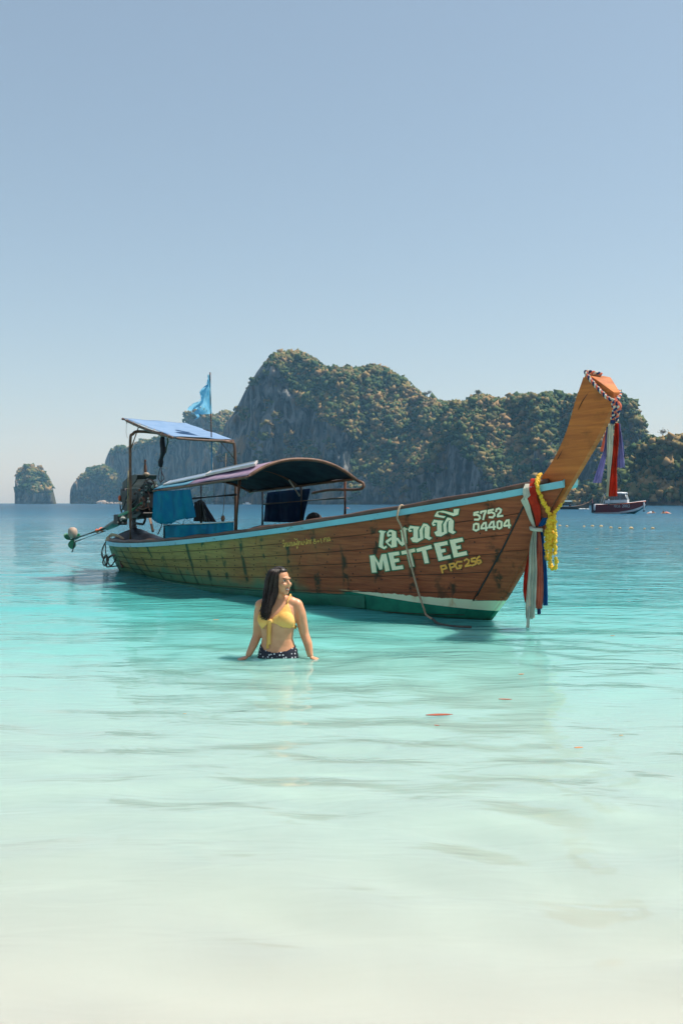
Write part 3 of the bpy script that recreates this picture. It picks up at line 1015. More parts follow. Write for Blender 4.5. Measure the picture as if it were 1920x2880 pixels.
# blue rubbing rail, both sides; brown cap timber on top
def rail_pts(side, n=80, off=0.0, dz=0.0, u0=0.0, u1=1.0):
    out = []
    for i in range(n + 1):
        u = u0 + (u1 - u0) * i / n
        p = hull(u, 1.0, off)
        out.append(Vector((p.x, p.y * side, p.z + dz)))
    return out
def rect_sweep(mb, pts, w, h, side):
    """rectangular moulding; w outwards, h upwards"""
    P = []
    for i, p in enumerate(pts):
        tg = (pts[min(i + 1, len(pts) - 1)] - pts[max(i - 1, 0)])
        nrm = Vector((tg.y, -tg.x, 0)).normalized()
        if nrm.y * side > 0: nrm = -nrm
        P.append([p + V(0, 0, -h / 2), p + nrm * w + V(0, 0, -h / 2), p + nrm * w + V(0, 0, h / 2), p + V(0, 0, h / 2)])
    n = len(P)
    vs = [q for r in P for q in r]
    fs = [(i * 4 + a, i * 4 + (a + 1) % 4, i * 4 + 4 + (a + 1) % 4, i * 4 + 4 + a) for i in range(n - 1) for a in range(4)]
    fs += [(0, 1, 2, 3), tuple((n - 1) * 4 + a for a in (3, 2, 1, 0))]
    mb.add(vs, fs)
for side in (1, -1):
    pts = rail_pts(side, dz=0.004, off=-0.012)
    ext = pts[-1] + (pts[-1] - pts[-6]).normalized() * (0.0 if side == 1 else 0.02) + V(0, 0, 0.02)
    mb = MB(); rect_sweep(mb, pts + [ext], 0.055, 0.066, side)
    mb.build('rub_rail', RAILM, boat, smooth=True, sharp=R(30))
    mb = MB()
    cp = rail_pts(side, dz=0.060, off=-0.035, u1=0.985)
    mb.tube([p + V(0, 0, 0.006 * math.sin(i * .9)) for i, p in enumerate(cp)], 0.034, 8)
    mb.build('gunwale_cap', DARKWOOD, boat)
# white edge line under the rail cap (worn paint ledge)
# stern moulding round the transom
a = hull(0, 1, 0.03); b = Vector((a.x, -a.y, a.z))
mb = MB(); mb.tube(catmull([a + V(0.1, -0.02, 0.03), a + V(-0.06, 0.06, 0.03), Vector((a.x - 0.12, 0, a.z + 0.03)), b + V(-0.06, -0.06, 0.03), b + V(0.1, 0.02, 0.03)], 6), 0.04, 8)
mb.build('stern_rail', DECKWOOD, boat)

# bilge guard: a proud timber along the waterline that ends amidships
def guard_pts(n=50):
    out = []
    for i in range(n + 1):
        s = 1.2 + (8.62 - 1.2) * i / n
        z = float(np.interp(s, [1.2, 4, 6.5, 8.62], [0.02, 0.03, 0.10, 0.185]))
        lo, hi = 0.0, 1.0
        # find u for this station and height
        for _ in range(24):
            u = 0.5 * (lo + hi)
            sg = 0.3 + u * 10.92
            v = (z - ZB) / (zg_s(sg) - ZB)
            if hull(u, v).x < s: lo = u
            else: hi = u
        p = hull(u, v, 0.0)
        out.append(p)
    return out
gp = guard_pts()
GREENB = simple('green_bottom_paint', (0.012, 0.17, 0.10), (0.008, 0.10, 0.065), 5, 0.6, bump=0.3)
for side in (1, -1):
    P = []
    for i, p in enumerate(gp):
        e = min(1.0, (len(gp) - 1 - i) / 6.0 + 0.12)
        w = 0.055 * e
        P.append([Vector((p.x, (p.y + 0.02) * side, p.z)), Vector((p.x, (p.y - w) * side, p.z - 0.015)), Vector((p.x, (p.y - w) * side, p.z - 0.055)), Vector((p.x, (p.y - w * 0.3) * side, p.z - 0.16)), Vector((p.x, (p.y + 0.08) * side, p.z - 0.22))])
    mb = MB().grid(P)
    mb.build('bilge_guard', [GREENB], boat, sharp=R(40))

# decks and thwarts inside
mb = MB()
P = []
for u in np.linspace(0.01, 0.965, 50):
    p = hull(u, 0.72, -0.03)
    P.append([p, Vector((p.x, 0, p.z)), Vector((p.x, -p.y, p.z))])
mb.grid(P)
mb.build('deck', DECKWOOD, boat)
for u in (0.16, 0.34, 0.45, 0.56, 0.68, 0.80):
    p = hull(u, 0.92, -0.03)
    mb = MB().box((p.x, 0, p.z), (0.22, 2 * abs(p.y), 0.035))
    mb.build('thwart', DECKWOOD, boat, smooth=False)

# ---- the upswept prow board with its head block
def prow_half(z):
    return float(np.interp(z, [1.1, 1.5, 1.9, 2.3, 2.5], [0.034, 0.036, 0.042, 0.055, 0.06]))
AFT = catmull([L(1505, 1368, .036), L(1524, 1338, .036), L(1558, 1284, .04), L(1590, 1212, .045), L(1614, 1132, .05), L(1638, 1060, .056)], 6)
FWD = catmull([L(1558, 1436, .034), L(1594, 1374, .035), L(1640, 1294, .04), L(1676, 1230, .044), L(1702, 1176, .05), L(1722, 1122, .056)], 6)
P = []
for a, b in zip(AFT, FWD):
    ha, hb = prow_half(a.z), prow_half(b.z)
    row = []
    for k in range(5):
        f = k / 4
        q = a.lerp(b, f)
        w = (ha + (hb - ha) * f) * (0.8 + 0.2 * math.sin(math.pi * f))
        row.append((q, w))
    P.append(row)
vs, fs = [], []
n = 10
for row in P:
    for q, w in row:
        vs.append(Vector((q.x, -w, q.z)))
    for q, w in reversed(row):
        vs.append(Vector((q.x, w, q.z)))
for i in range(len(P) - 1):
    for k in range(n):
        l = (k + 1) % n
        fs.append((i * n + k, i * n + l, (i + 1) * n + l, (i + 1) * n + k))
fs += [tuple(range(n)), tuple((len(P) - 1) * n + k for k in range(n - 1, -1, -1))]
mb = MB().add(vs, fs)
prow = mb.build('prow_board', BOWM, boat, sharp=R(40))
# head block
A1, A2 = L(1640, 1052, .07), L(1722, 1118, .07)
B1, B2 = L(1714, 1062, -.17), L(1743, 1108, -.10)
A3 = L(1672, 1072, .07)
top = [L(1643, 1047, .06), L(1676, 1068, .075), L(1724, 1102, .065), L(1743, 1103, -.06), L(1716, 1060, -.15)]
bot = [Vector((p.x - 0.03, p.y * 0.75, p.z - 0.10)) for p in top]
for b_, q in zip((0, 1, 2, 3, 4), ((1634, 1075), (1668, 1090), (1722, 1121), (1741, 1122), (1690, 1090))):
    pass
mb = MB()
k = len(top)
mid = [a.lerp(b, 0.55) + Vector((0.004, 0, 0)) for a, b in zip(top, bot)]
mb.add(top + mid + bot, [tuple(range(k)), tuple(range(3 * k - 1, 2 * k - 1, -1))] + [(r * k + i, r * k + (i + 1) % k, (r + 1) * k + (i + 1) % k, (r + 1) * k + i) for r in (0, 1) for i in range(k)])
hb = mb.build('prow_head', BOWM, boat, smooth=False)
bv = hb.modifiers.new('bevel', 'BEVEL'); bv.width = 0.008; bv.segments = 2
# drying cracks in the board
for pts, w in (([(1663, 1092), (1650, 1110), (1636, 1130), (1625, 1152)], 0.006), ([(1582, 1262), (1574, 1278), (1566, 1292)], 0.004)):
    mb = MB()
    q = [L(a, b, prow_half(2.2) * 0.93 + 0.001) for a, b in pts]
    mb.tube(q, [w * f for f in (0.3, 1.1, 1.5, 0.4)][:len(q)], 5, squash=0.4)
    mb.build('drying_crack', BLACK, prow)

# ---- painted lettering, glyph by glyph, on the starboard bow
LETTER = simple('letter_paint', (0.94, 0.78, 0.52), (0.86, 0.76, 0.56), 9, 0.5, bump=0.1)
LETTERG = simple('letter_outline_paint', (0.015, 0.17, 0.075), (0.012, 0.11, 0.06), 9, 0.5, bump=0.1)
LETTERY = simple('letter_yellow_paint', (0.90, 0.38, 0.05), (0.74, 0.32, 0.06), 9, 0.55, bump=0.1)
LETTERO = simple('letter_ochre_paint', (0.80, 0.42, 0.08), (0.64, 0.34, 0.08), 12, 0.6, bump=0.1)
def stroke2(pts, w, closed=False):
    """outline quads of a brush stroke in the plane of the writing"""
    P = [Vector((a, b)) for a, b in pts]
    if closed: P = P + [P[0]]
    out = []
    for a, b in zip(P, P[1:]):
        d = b - a
        if d.length < 1e-6: continue
        d.normalize()
        nrm = Vector((-d.y, d.x)) * (w / 2)
        e = d * (w * 0.28)
        out.append([a - e + nrm, b + e + nrm, b + e - nrm, a - e - nrm])
    return out
def letter(polys, strokes, org, sc, fill, outline=None, ow=3.0, sw=0, off=0.010):
    """polys: closed shapes, strokes: open brush lines; org and sc map them on to the hull"""
    T = lambda q: (org[0] + q[0] / sc, org[1] + q[1] / sc)
    mb = MB()
    pl = [[T(q) for q in p] for p in polys]
    sk = [[T(q) for q in p] for p in strokes]
    lay = 0
    def put(p2, o):
        pts = [on_hull(a, b, o) for a, b in p2]
        v3 = [Vector((a, b, 0)) for a, b in p2]
        from mathutils.geometry import tessellate_polygon
        tr = tessellate_polygon([v3])
        mb.add(pts, [tuple(k) for k in tr])
    if outline is not None:
        mb.mi = 1
        for p in pl:
            for q in stroke2(p, ow * 2, True):
                put([tuple(k) for k in q], off - 0.003 + 0.0001 * (lay % 9)); lay += 1
        for s_ in sk:
            for q in stroke2(s_, sw + ow * 1.6):
                put([tuple(k) for k in q], off - 0.003 + 0.0001 * (lay % 9)); lay += 1
    mb.mi = 0
    for p in pl:
        put(p, off + 0.0001 * (lay % 9)); lay += 1
    for s_ in sk:
        for q in stroke2(s_, sw):
            put([tuple(k) for k in q], off + 0.0001 * (lay % 9)); lay += 1
    me = mb.mesh('letter')
    for m in ([fill, outline] if outline else [fill]):
        me.materials.append(m)
    if outline:
        me.polygons.foreach_set('material_index', np.array(mb.m, dtype=np.int32))
    o = link('letter', me, None, boat)
    return o
O1, S1_ = (1040, 1420), 5.6
LAT = [
 [[(5, 798), (78, 790), (150, 915), (190, 778), (265, 768), (322, 1032), (250, 1045), (216, 868), (203, 1012), (158, 1018), (92, 872), (115, 1060), (40, 1066)]],
 [[(292, 755), (465, 732), (475, 785), (380, 800), (388, 850), (460, 838), (470, 890), (398, 905), (412, 968), (525, 950), (535, 1005), (358, 1028)]],
 [[(500, 728), (712, 683), (722, 735), (655, 752), (708, 968), (640, 978), (588, 768), (510, 783)]],
 [[(735, 690), (970, 630), (985, 685), (890, 708), (938, 912), (870, 920), (825, 725), (750, 742)]],
 [[(1012, 608), (1222, 568), (1232, 625), (1112, 650), (1125, 700), (1190, 688), (1200, 735), (1137, 752), (1152, 815), (1270, 785), (1282, 840), (1088, 880)]],
 [[(1260, 552), (1462, 515), (1475, 570), (1355, 600), (1365, 650), (1430, 635), (1438, 685), (1375, 700), (1385, 757), (1525, 725), (1538, 785), (1325, 828)]],
]
for g in LAT:
    letter(g, [], O1, S1_, LETTER, LETTERG, 2.6)
THO = [[(605, 385), (640, 325), (700, 335), (690, 370), (645, 372), (632, 393), (660, 390), (668, 415), (625, 425)],
       [(690, 335), (788, 342), (760, 400), (765, 530), (702, 530), (692, 500)],
       [(645, 525), (695, 500), (765, 528), (800, 518), (845, 535), (750, 590), (680, 582)],
       [(785, 400), (850, 290), (905, 300), (845, 365), (838, 425), (848, 540), (795, 525)],
       [(852, 292), (905, 300), (950, 345), (935, 365), (880, 335)],
       [(868, 345), (950, 345), (942, 498), (985, 520), (940, 552), (865, 515)]]
THAI = [
 [[(145, 418), (170, 400), (262, 415), (232, 445), (212, 635), (232, 662), (262, 640), (278, 665), (235, 698), (148, 655), (172, 440)]],
 [[(280, 490), (275, 440), (310, 395), (345, 392), (418, 418), (352, 432), (320, 425), (300, 445), (310, 462), (335, 460), (345, 480), (300, 500)],
  [(352, 415), (418, 418), (432, 655), (345, 672)], [(345, 505), (350, 545), (290, 595), (347, 640), (345, 675), (252, 585), (262, 560)],
  [(420, 515), (455, 520), (505, 590), (515, 645), (470, 610), (440, 560), (418, 560)],
  [(485, 405), (545, 350), (600, 375), (575, 400), (590, 600), (510, 648), (495, 600), (512, 580), (500, 430)]],
 THO,
 [[(x + 374, y - 94) for x, y in p] for p in THO],
 [[(1018, 178), (1062, 105), (1105, 100), (1075, 130), (1090, 160), (1200, 180), (1170, 205)], [(1062, 105), (1160, 90), (1330, 130), (1398, 120), (1385, 155), (1320, 175), (1180, 125)], [(1325, 68), (1412, 58), (1395, 150), (1322, 150)]],
]
for g in THAI:
    letter(g, [], O1, S1_, LETTER, LETTERG, 2.4)
O2, S2_ = (1310, 1410), 10.45
F4 = [[(600, 625), (530, 640), (470, 730), (455, 795), (640, 775)], [(590, 630), (600, 850)]]
NUM = [
 [[(375, 310), (258, 338), (248, 400), (330, 385), (408, 430), (418, 490), (370, 535), (265, 532)]],
 [[(450, 350), (450, 305), (595, 278), (545, 400), (515, 530)]],
 [[(810, 240), (672, 272), (665, 345), (760, 315), (840, 352), (848, 410), (790, 470), (690, 460)]],
 [[(895, 295), (905, 232), (975, 205), (1038, 245), (1020, 310), (950, 390), (940, 440), (1085, 420)]],
 [[(300, 655), (375, 665), (375, 820), (300, 858), (230, 820), (245, 680), (300, 655)]],
 F4, [[(x + 228, y - 32) for x, y in p] for p in F4],
 [[(985, 575), (1052, 605), (1048, 760), (985, 795), (928, 760), (932, 610), (985, 575)]],
 [[(x + 672, y - 78) for x, y in p] for p in F4],
]
for g in NUM:
    letter([], g, O2, S2_, LETTER, LETTERG, 1.5, 5.4)
O3, S3_ = (980, 1380), 3.015
PP = [[(785, 640), (800, 695)], [(785, 640), (822, 632), (834, 655), (795, 670)]]
PPG = [PP, [[(x + 72, y - 17) for x, y in p] for p in PP],
       [[(962, 600), (925, 602), (907, 632), (922, 660), (950, 655), (960, 633), (938, 637)]],
       [[(983, 592), (1004, 578), (1024, 590), (1018, 612), (992, 640), (1038, 630)]],
       [[(1076, 568), (1045, 576), (1046, 600), (1073, 596), (1080, 620), (1048, 634)]],
       [[(1112, 555), (1090, 575), (1088, 605), (1105, 618), (1125, 605), (1118, 588), (1092, 592)]]]
for g in PPG:
    letter([], g, O3, S3_, LETTERY, LETTERG, 0.8, 5.0)
O4, S4_ = (780, 1490), 9.224
ring = lambda x, y, r: [(x + r * math.cos(a * math.pi / 4), y + r * math.sin(a * math.pi / 4)) for a in range(9)]
SMALL = [[[(150, 350), (200, 340), (215, 390), (200, 445), (175, 430), (190, 405)], ring(175, 278, 18)], [[(225, 345), (245, 332), (255, 435)]],
 [[(275, 325), (290, 425), (330, 395), (325, 320), (338, 415)]], [[(345, 335), (370, 315), (385, 420)]], [[(398, 315), (412, 410), (450, 385), (445, 310), (455, 400)]],
 [[(465, 310), (478, 400), (500, 350), (520, 395), (530, 285)], [(515, 430), (530, 488), (545, 430)], [(455, 220), (500, 258), (530, 230)]],
 [[(545, 265), (560, 300), (552, 400)]], [[(578, 395), (572, 315), (608, 290), (630, 385)]], [[(648, 290), (655, 380), (692, 385), (700, 282)]],
 [[(735, 295), (748, 370), (780, 360), (792, 272), (802, 350)], [(782, 235), (770, 262)]], [[(815, 275), (840, 262), (850, 360)]], [[(868, 285), (895, 250), (872, 305), (885, 350)]],
 [ring(978, 260, 24), ring(986, 325, 32)], [[(1040, 295), (1112, 288)], [(1075, 258), (1080, 332)]], [[(1125, 242), (1145, 228), (1160, 340)]],
 [[(1228, 310), (1215, 232), (1258, 202), (1290, 232), (1296, 305)], [(1232, 262), (1256, 246)]], [[(1312, 190), (1330, 295), (1370, 268), (1356, 185), (1386, 282)]]]
for g in SMALL:
    letter([], g, O4, S4_, LETTERO, None, 0, 1.9)

# ---- posts, awnings and curtains of the boat
BLUET = cloth('pale_blue_tarp', (0.25, 0.38, 0.57), (0.21, 0.34, 0.53), 0.30)
CYANT = cloth('sky_blue_tarp', (0.17, 0.42, 0.55), (0.14, 0.36, 0.50), 0.25)
CURT = cloth('blue_curtain', (0.012, 0.18, 0.36), (0.014, 0.25, 0.38), 0.40)
NAVY = cloth('navy_curtain', (0.010, 0.030, 0.085), (0.008, 0.045, 0.11), 0.25)
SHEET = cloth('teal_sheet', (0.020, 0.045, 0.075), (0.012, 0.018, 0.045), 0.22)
PINKT = cloth('mauve_sheet', (0.26, 0.17, 0.27), (0.36, 0.29, 0.36), 0.10)
BOARD = simple('grey_panel', (0.26, 0.33, 0.42), (0.22, 0.29, 0.38), 4, 0.4, bump=0.05)
BOARDW = simple('white_frame', (0.52, 0.49, 0.47), (0.42, 0.39, 0.37), 7, 0.45, bump=0.05)
BLKCL = simple('black_plastic_sheet', (0.006, 0.007, 0.010), (0.010, 0.011, 0.016), 6, 0.45, bump=0.3, bdist=0.02, spec=0.15)

def pole(name, pts, r, mat=RUST, parent=None, n=8):
    return MB().tube(pts, r, n).build(name, mat, parent or boat)

# stern awning: two bent pipe posts, three poles, a pale tarp
P1, P2, P3, P4 = L(349, 1181, .62), L(522, 1194, -.55), L(652, 1240, -.62), L(483, 1231, .60)
sb = L(367, 1517, .62)
pp_top = Vector((P3.x + 0.02, 0.66, P3.z - 0.10))
pts = [sb, Vector((sb.x, sb.y, 1.6)), Vector((sb.x, sb.y, 2.33)), Vector((sb.x + .01, sb.y + 0.04, 2.44)), Vector((sb.x + .04, sb.y + 0.16, 2.49))]
q0 = Vector((sb.x + .3, 0.0, 2.44))
pts2 = [Vector((P3.x, 0.40, P3.z - 0.01)), Vector((P3.x + .02, 0.58, P3.z - 0.03)), pp_top, Vector((pp_top.x, 0.68, 1.6)), Vector((pp_top.x, 0.68, 0.62))]
mb = MB(); mb.tube(catmull(pts + [q0] + pts2, 4), 0.026, 8)
mb.build('awning_post', PIPEM, boat)
pole('awning_pole', catmull([P1 + V(-.05, 0, .02), P1.lerp(P4, .5) + V(0, 0, -.02), P4 + V(0.02, 0, 0)], 5), 0.024, DARKWOOD)
pole('awning_pole', catmull([P4, P4.lerp(P3, .5) + V(0, 0, -.015), P3 + V(.02, 0.03, 0)], 5), 0.020, DARKWOOD)
pole('awning_pole', [P2, P2.lerp(P3, .5) + V(0, 0, 0.02), P3], 0.022, BLACK)
pole('awning_strut', [Vector((sb.x, sb.y, 2.16)), P1.lerp(P4, .33) + V(0, 0, -.02)], 0.010, PIPEM)
pole('awning_strut', [Vector((pp_top.x, 0.66, P3.z - 0.30)), P4.lerp(P3, .78)], 0.010, PIPEM)
def sagsheet(c00, c10, c11, c01, n, m, sag, seed, wr=0.012):
    P = []
    for i in range(n + 1):
        a = i / n
        row = []
        for j in range(m + 1):
            b = j / m
            p = (c00.lerp(c10, a)).lerp(c01.lerp(c11, a), b)
            p = p + V(0, 0, -sag * 4 * a * (1 - a) * 4 * b * (1 - b) * .5)
            w = mnoise.noise(Vector((a * 5 + seed, b * 4, seed * 1.7))) * wr
            row.append(p + V(0, 0, w))
        P.append(row)
    return P
mb = MB().slab(sagsheet(P1 + V(0, 0, .03), P4 + V(0, 0, .03), P3 + V(0, 0, .03), P2 + V(0, 0, .03), 16, 14, 0.05, 1.3), (0, 0, -0.006))
mb.build('awning_tarp', BLUET, boat)
# hanging lashings along the tarp edge
for f in (0.08, 0.22, 0.36, 0.5, 0.66, 0.82, 0.95):
    p = P1.lerp(P4, f)
    mb = MB().tube([p + V(0, 0.01, 0.04), p + V(0, -0.03, 0.0), p + V(0, 0.0, -0.04)], 0.005, 5)
    mb.build('lashing', ROPE, boat)
mb = MB()
p = P1 + V(.12, 0, -.02)
mb.tube(catmull([p, p + V(.03, -.02, -.12), p + V(-.02, 0, -.22), p + V(.01, 0.01, -.3)], 4), 0.003, 4)
mb.build('loose_cord', ROPED, boat)

# main canopy: an arched roof on posts
AY = [0.0]
HB_ = 1.0
def arch(s, n=18, half=1.0, ze=1.60, zr=1.93, drop=0.0, pw=2.3):
    out = []
    for i in range(n + 1):
        f = -1 + 2 * i / n
        out.append(Vector((s, f * half * HB_ + AY[0], ze + (zr - ze) * (1 - abs(f) ** pw) - drop)))
    return out
FS = L(696, 1338, 0.97)
_lo, _hi = 0.3, 1.3
for _ in range(40):
    _m = 0.5 * (_lo + _hi)
    if L(995, 1350, -_m).x > FS.x: _lo = _m
    else: _hi = _m
FPt = L(995, 1350, -_m)
SF = FS.x
AY[0] = 0.5 * (FS.y + FPt.y)
HB_ = 0.5 * (FPt.y - FS.y)
ZE = 0.5 * (FS.z + FPt.z)
AP = L(850, 1294, -AY[0])
AS = L(430, 1381, .98)     # aft starboard eave
SA = AS.x
ROOF = []
for i in range(21):
    a = i / 20
    s = SA + (SF - SA) * a
    ze = AS.z + (ZE - AS.z) * a
    zr = (AS.z + 0.20) + (AP.z - AS.z - 0.20) * a
    row = arch(s, 20, 1.0, ze, zr)
    row = [p + V(0, 0, 0.014 * mnoise.noise(Vector((p.x * 2.2, p.y * 3, 3.3)))) for p in row]
    ROOF.append(row)
roof_a = 9
mb = MB().slab([[p + V(0, 0, .028) for p in r] for r in ROOF[:roof_a]], (0, 0, -0.006))
mb.build('canopy_tarp', CYANT, boat)
mb = MB(); mb.mi = 0
mb.slab([[p + V(0, 0, .026) for p in r] for r in ROOF[roof_a - 1:]], (0, 0, -0.006))
mb.build('canopy_sheet', PINKT, boat)
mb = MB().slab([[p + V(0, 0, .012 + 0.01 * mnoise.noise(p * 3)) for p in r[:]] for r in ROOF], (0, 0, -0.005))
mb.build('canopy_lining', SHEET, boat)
pole('canopy_hoop', arch(SF + 0.02, 24, 1.04, ZE - 0.02, AP.z + 0.01), 0.024, PIPEM)
pole('canopy_hoop', arch(SA + (SF - SA) * .5, 20, 0.97, AS.z + .08, AS.z + 0.33), 0.02, RUST)
pole('canopy_hoop', arch(SA + 0.05, 20, 0.97, AS.z - 0.01, AS.z + 0.18), 0.02, RUST)
for sd in (-1, 1):
    e = [Vector((SA + (SF - SA) * f, sd * HB_ + AY[0], AS.z + (ZE - AS.z) * f - 0.005)) for f in np.linspace(0, 1, 9)]
    pole('canopy_eave_pole', e, 0.019, PIPEM)
# eave pole that runs on past the last post and back, port side
pe = Vector((SF + 0.02, 1.03 * HB_ + AY[0], ZE - 0.02))
pole('canopy_rail', catmull([pe, pe + V(.10, .05, -.05), pe + V(.02, .04, -.13), L(930, 1378, -.90), L(878, 1387, -.90)], 6), 0.021, PIPEM)
def vpost(u, vt_, vb_, t_, r=0.024, mat=RUST, lean=0.0):
    a = L(u, vb_, t_)
    b = L(u + lean, vt_, t_)
    return pole('canopy_post', [a + V(0, 0, -0.05), b], r, mat)
vpost(662, 1346, 1500, .84, 0.026, RUST, 12)
vpost(463, 1380, 1516, .80, 0.022, BLACK, -2)
vpost(970, 1350, 1456, -.86, 0.024)
vpost(847, 1362, 1478, -.88, 0.024, BLACK)
vpost(738, 1372, 1482, -.88, 0.022, BLACK)
vpost(566, 1352, 1465, -.80, 0.022, BLACK)
def hrail(a, b, r=0.017, mat=BLACK, name='canopy_rail'):
    return pole(name, [a, b], r, mat)
hrail(L(543, 1402, .82), L(664, 1391, .84))
hrail(L(742, 1418, -.88), L(970, 1400, -.88), 0.017)
hrail(L(716, 1374, -.94), L(970, 1351, -.94), 0.02, RUST)
pole('roof_prop', [L(813, 1350, -.3), L(842, 1395, -.5)], 0.014, BOARDW)
# grey panels with pale frames lying on the starboard slope of the roof
def slope_pt(a, f, dz):
    """a along the roof, f from the ridge (0) to the starboard eave (1)"""
    s = SA + (SF - SA) * a
    ze = AS.z + (ZE - AS.z) * a
    zr = (AS.z + 0.20) + (AP.z - AS.z - 0.20) * a
    return Vector((s, -f, ze + (zr - ze) * (1 - abs(f) ** 2.3) + dz))
q4 = [L(460, 1362, .88), L(716, 1308, .76), L(723, 1299, .66), L(482, 1351, .66)]
for k, (f0, f1) in enumerate(((0.0, 0.49), (0.505, 1.0))):
    q = [q4[0].lerp(q4[1], f0), q4[0].lerp(q4[1], f1), q4[3].lerp(q4[2], f1), q4[3].lerp(q4[2], f0)]
    if k: q = [v + V(0, 0, .012) for v in q]
    pn = MB().slab([[q[0], q[3]], [q[1], q[2]]], (0, 0, -0.02)).build('roof_panel', BOARD, boat, smooth=False)
    for a_, b_ in zip(q, q[1:] + q[:1]):
        MB().bar(a_ + V(0, 0, -.008), b_ + V(0, 0, -.008), 0.02, 0.032 if k else 0.018).build('panel_frame', BOARDW, pn, smooth=False)

def curtain(name, tops, bots, mat, n=28, m=10, fold=0.02, freq=9.0, seed=0.0, parent=None, thick=0.004, ragged=0.0):
    """cloth hung between an upper and a lower line, with folds"""
    T = catmull(tops, 8); B = catmull(bots, 8)
    P = []
    for i in range(n + 1):
        f = i / n
        a = T[min(int(f * (len(T) - 1)), len(T) - 1)]
        b = B[min(int(f * (len(B) - 1)), len(B) - 1)]
        row = []
        for j in range(m + 1):
            g = j / m
            p = a.lerp(b, g)
            w = fold * (0.3 + 0.7 * g) * (math.sin(f * freq + seed + 1.6 * mnoise.noise(Vector((f * 4, g * 1.5, seed)))) + 0.5 * mnoise.noise(Vector((f * 14, g * 2, seed))))
            p = p + V(0.2 * w, w, 0)
            if j == m and ragged:
                p.z += ragged * mnoise.noise(Vector((f * 17, seed, 0)))
            row.append(p)
        P.append(row)
    mb = MB().slab(P, (0, thick, 0))
    return mb.build(name, mat, parent or boat)
curtain('side_curtain', [L(431, 1381, .98), L(485, 1380, .98), L(536, 1376, .97)], [L(424, 1462, .96), L(466, 1474, .93), L(510, 1462, .93), L(552, 1454, .92)], CURT, fold=0.028, freq=15, seed=1.0, ragged=.03)
curtain('side_curtain', [L(464, 1478, .86), L(560, 1474, .88), L(656, 1468, .88)], [L(464, 1518, .86), L(560, 1514, .88), L(656, 1504, .88)], CURT, fold=0.006, freq=11, seed=2.0)
curtain('side_curtain', [L(752, 1385, -.90), L(800, 1380, -.90), L(872, 1374, -.90)], [L(742, 1467, -.9), L(800, 1469, -.9), L(850, 1467, -.9)], NAVY, fold=0.02, freq=12, seed=3.0)
curtain('side_curtain', [L(548, 1412, -.80), L(565, 1405, -.80), L(574, 1412, -.80)], [L(548, 1466, -.8), L(575, 1468, -.8), L(606, 1468, -.8)], BLKCL, fold=0.03, freq=8, seed=5.0)
mb = MB(); mb.tube([L(462, 1477, .87), L(560, 1473, .89), L(657, 1467, .89)], 0.009, 6); mb.build('curtain_rope', BOARDW, boat)
# lacing between the two starboard curtains and under the port one
lx = [(466, 1474, 478, 1480), (490, 1468, 472, 1478), (492, 1466, 512, 1476), (520, 1460, 514, 1476), (522, 1458, 545, 1474)]
for a, b, c_, d_ in lx:
    mb = MB().tube([L(a, b, .90), L(c_, d_, .88)], 0.004, 4); mb.build('lacing', BLACK, boat)
for a, b, c_, d_ in [(745, 1467, 760, 1478), (780, 1468, 765, 1478), (782, 1468, 800, 1479), (818, 1468, 803, 1478), (820, 1468, 838, 1477)]:
    mb = MB().tube([L(a, b, -.9), L(c_, d_, -.9)], 0.004, 4); mb.build('lacing', BLACK, boat)

# black sheet heaped over the load amidships and over the stern
def heap(name, prof, t0, t1, label=None, seed=0, zlo=0.3, mat=BLKCL, parent=None):
    P = []
    pf = catmull([L(a, b, 0.5 * (t0 + t1)) for a, b in prof], 5)
    for p in pf:
        row = []
        for k in range(9):
            f = k / 8
            tt = t0 + (t1 - t0) * f
            h = math.sin(math.pi * f) ** 0.5
            z = zlo + (p.z - zlo) * h + 0.03 * mnoise.noise(Vector((p.x * 3, f * 4, seed)))
            row.append(Vector((p.x, -tt, z)))
        P.append(row)
    return MB().grid(P).build(name, mat, parent or boat)
heap('load_cover', [(672, 1500), (700, 1490), (735, 1477), (780, 1477), (850, 1476), (900, 1474)], .0, -.85, seed=2, zlo=.45)
heap('stern_cover', [(340, 1512), (350, 1502), (368, 1490), (392, 1488), (412, 1498), (440, 1510), (455, 1516)], .30, -.30, seed=5, zlo=.50)

# ---- things tied to the boat
g = thing_on_boat('tied_bundle', L(457, 1340, .2), 'black cloth bundle with cords hanging under the pale blue stern awning', 'bundle')
mb = MB()
pts = [L(458, 1226, .25), L(457, 1245, .25), L(459, 1268, .25), L(456, 1282, .25), L(453, 1296, .25), L(452, 1308, .25), L(451, 1314, .25)]
mb.tube(catmull(pts, 4), [0.05, .05, .052, .055, .06, .062, .06, .062, .064, .06, .055, .05, .048, .045, .045, .05, .06, .065, .06, .055, .05, .05, .045, .03, .012], 10, squash=.7)
mb.build('bag', BLKCL, g)
for k, (a, b) in enumerate([([(452, 1312), (447, 1330), (446, 1345), (452, 1356)], 0), ([(453, 1312), (456, 1330), (462, 1345), (453, 1357)], 0), ([(453, 1310), (455, 1335), (453, 1362)], 0)]):
    MB().tube(catmull([L(x, y, .25) for x, y in a], 5), 0.006, 5).build('cord', simple('cord_%d' % k, (0.10, 0.03, 0.035) if k else (0.03, 0.03, 0.035), None, 20, 0.8), g)
MB().tube(catmull([L(471, 1228, .2), L(472, 1245, .2), L(467, 1262, .2), L(465, 1275, .22)], 4), [0.012] * 8 + [0.02] * 4 + [.008], 6).build('strap', simple('strap_green', (0.04, 0.09, 0.06), None, 8, .8), g)

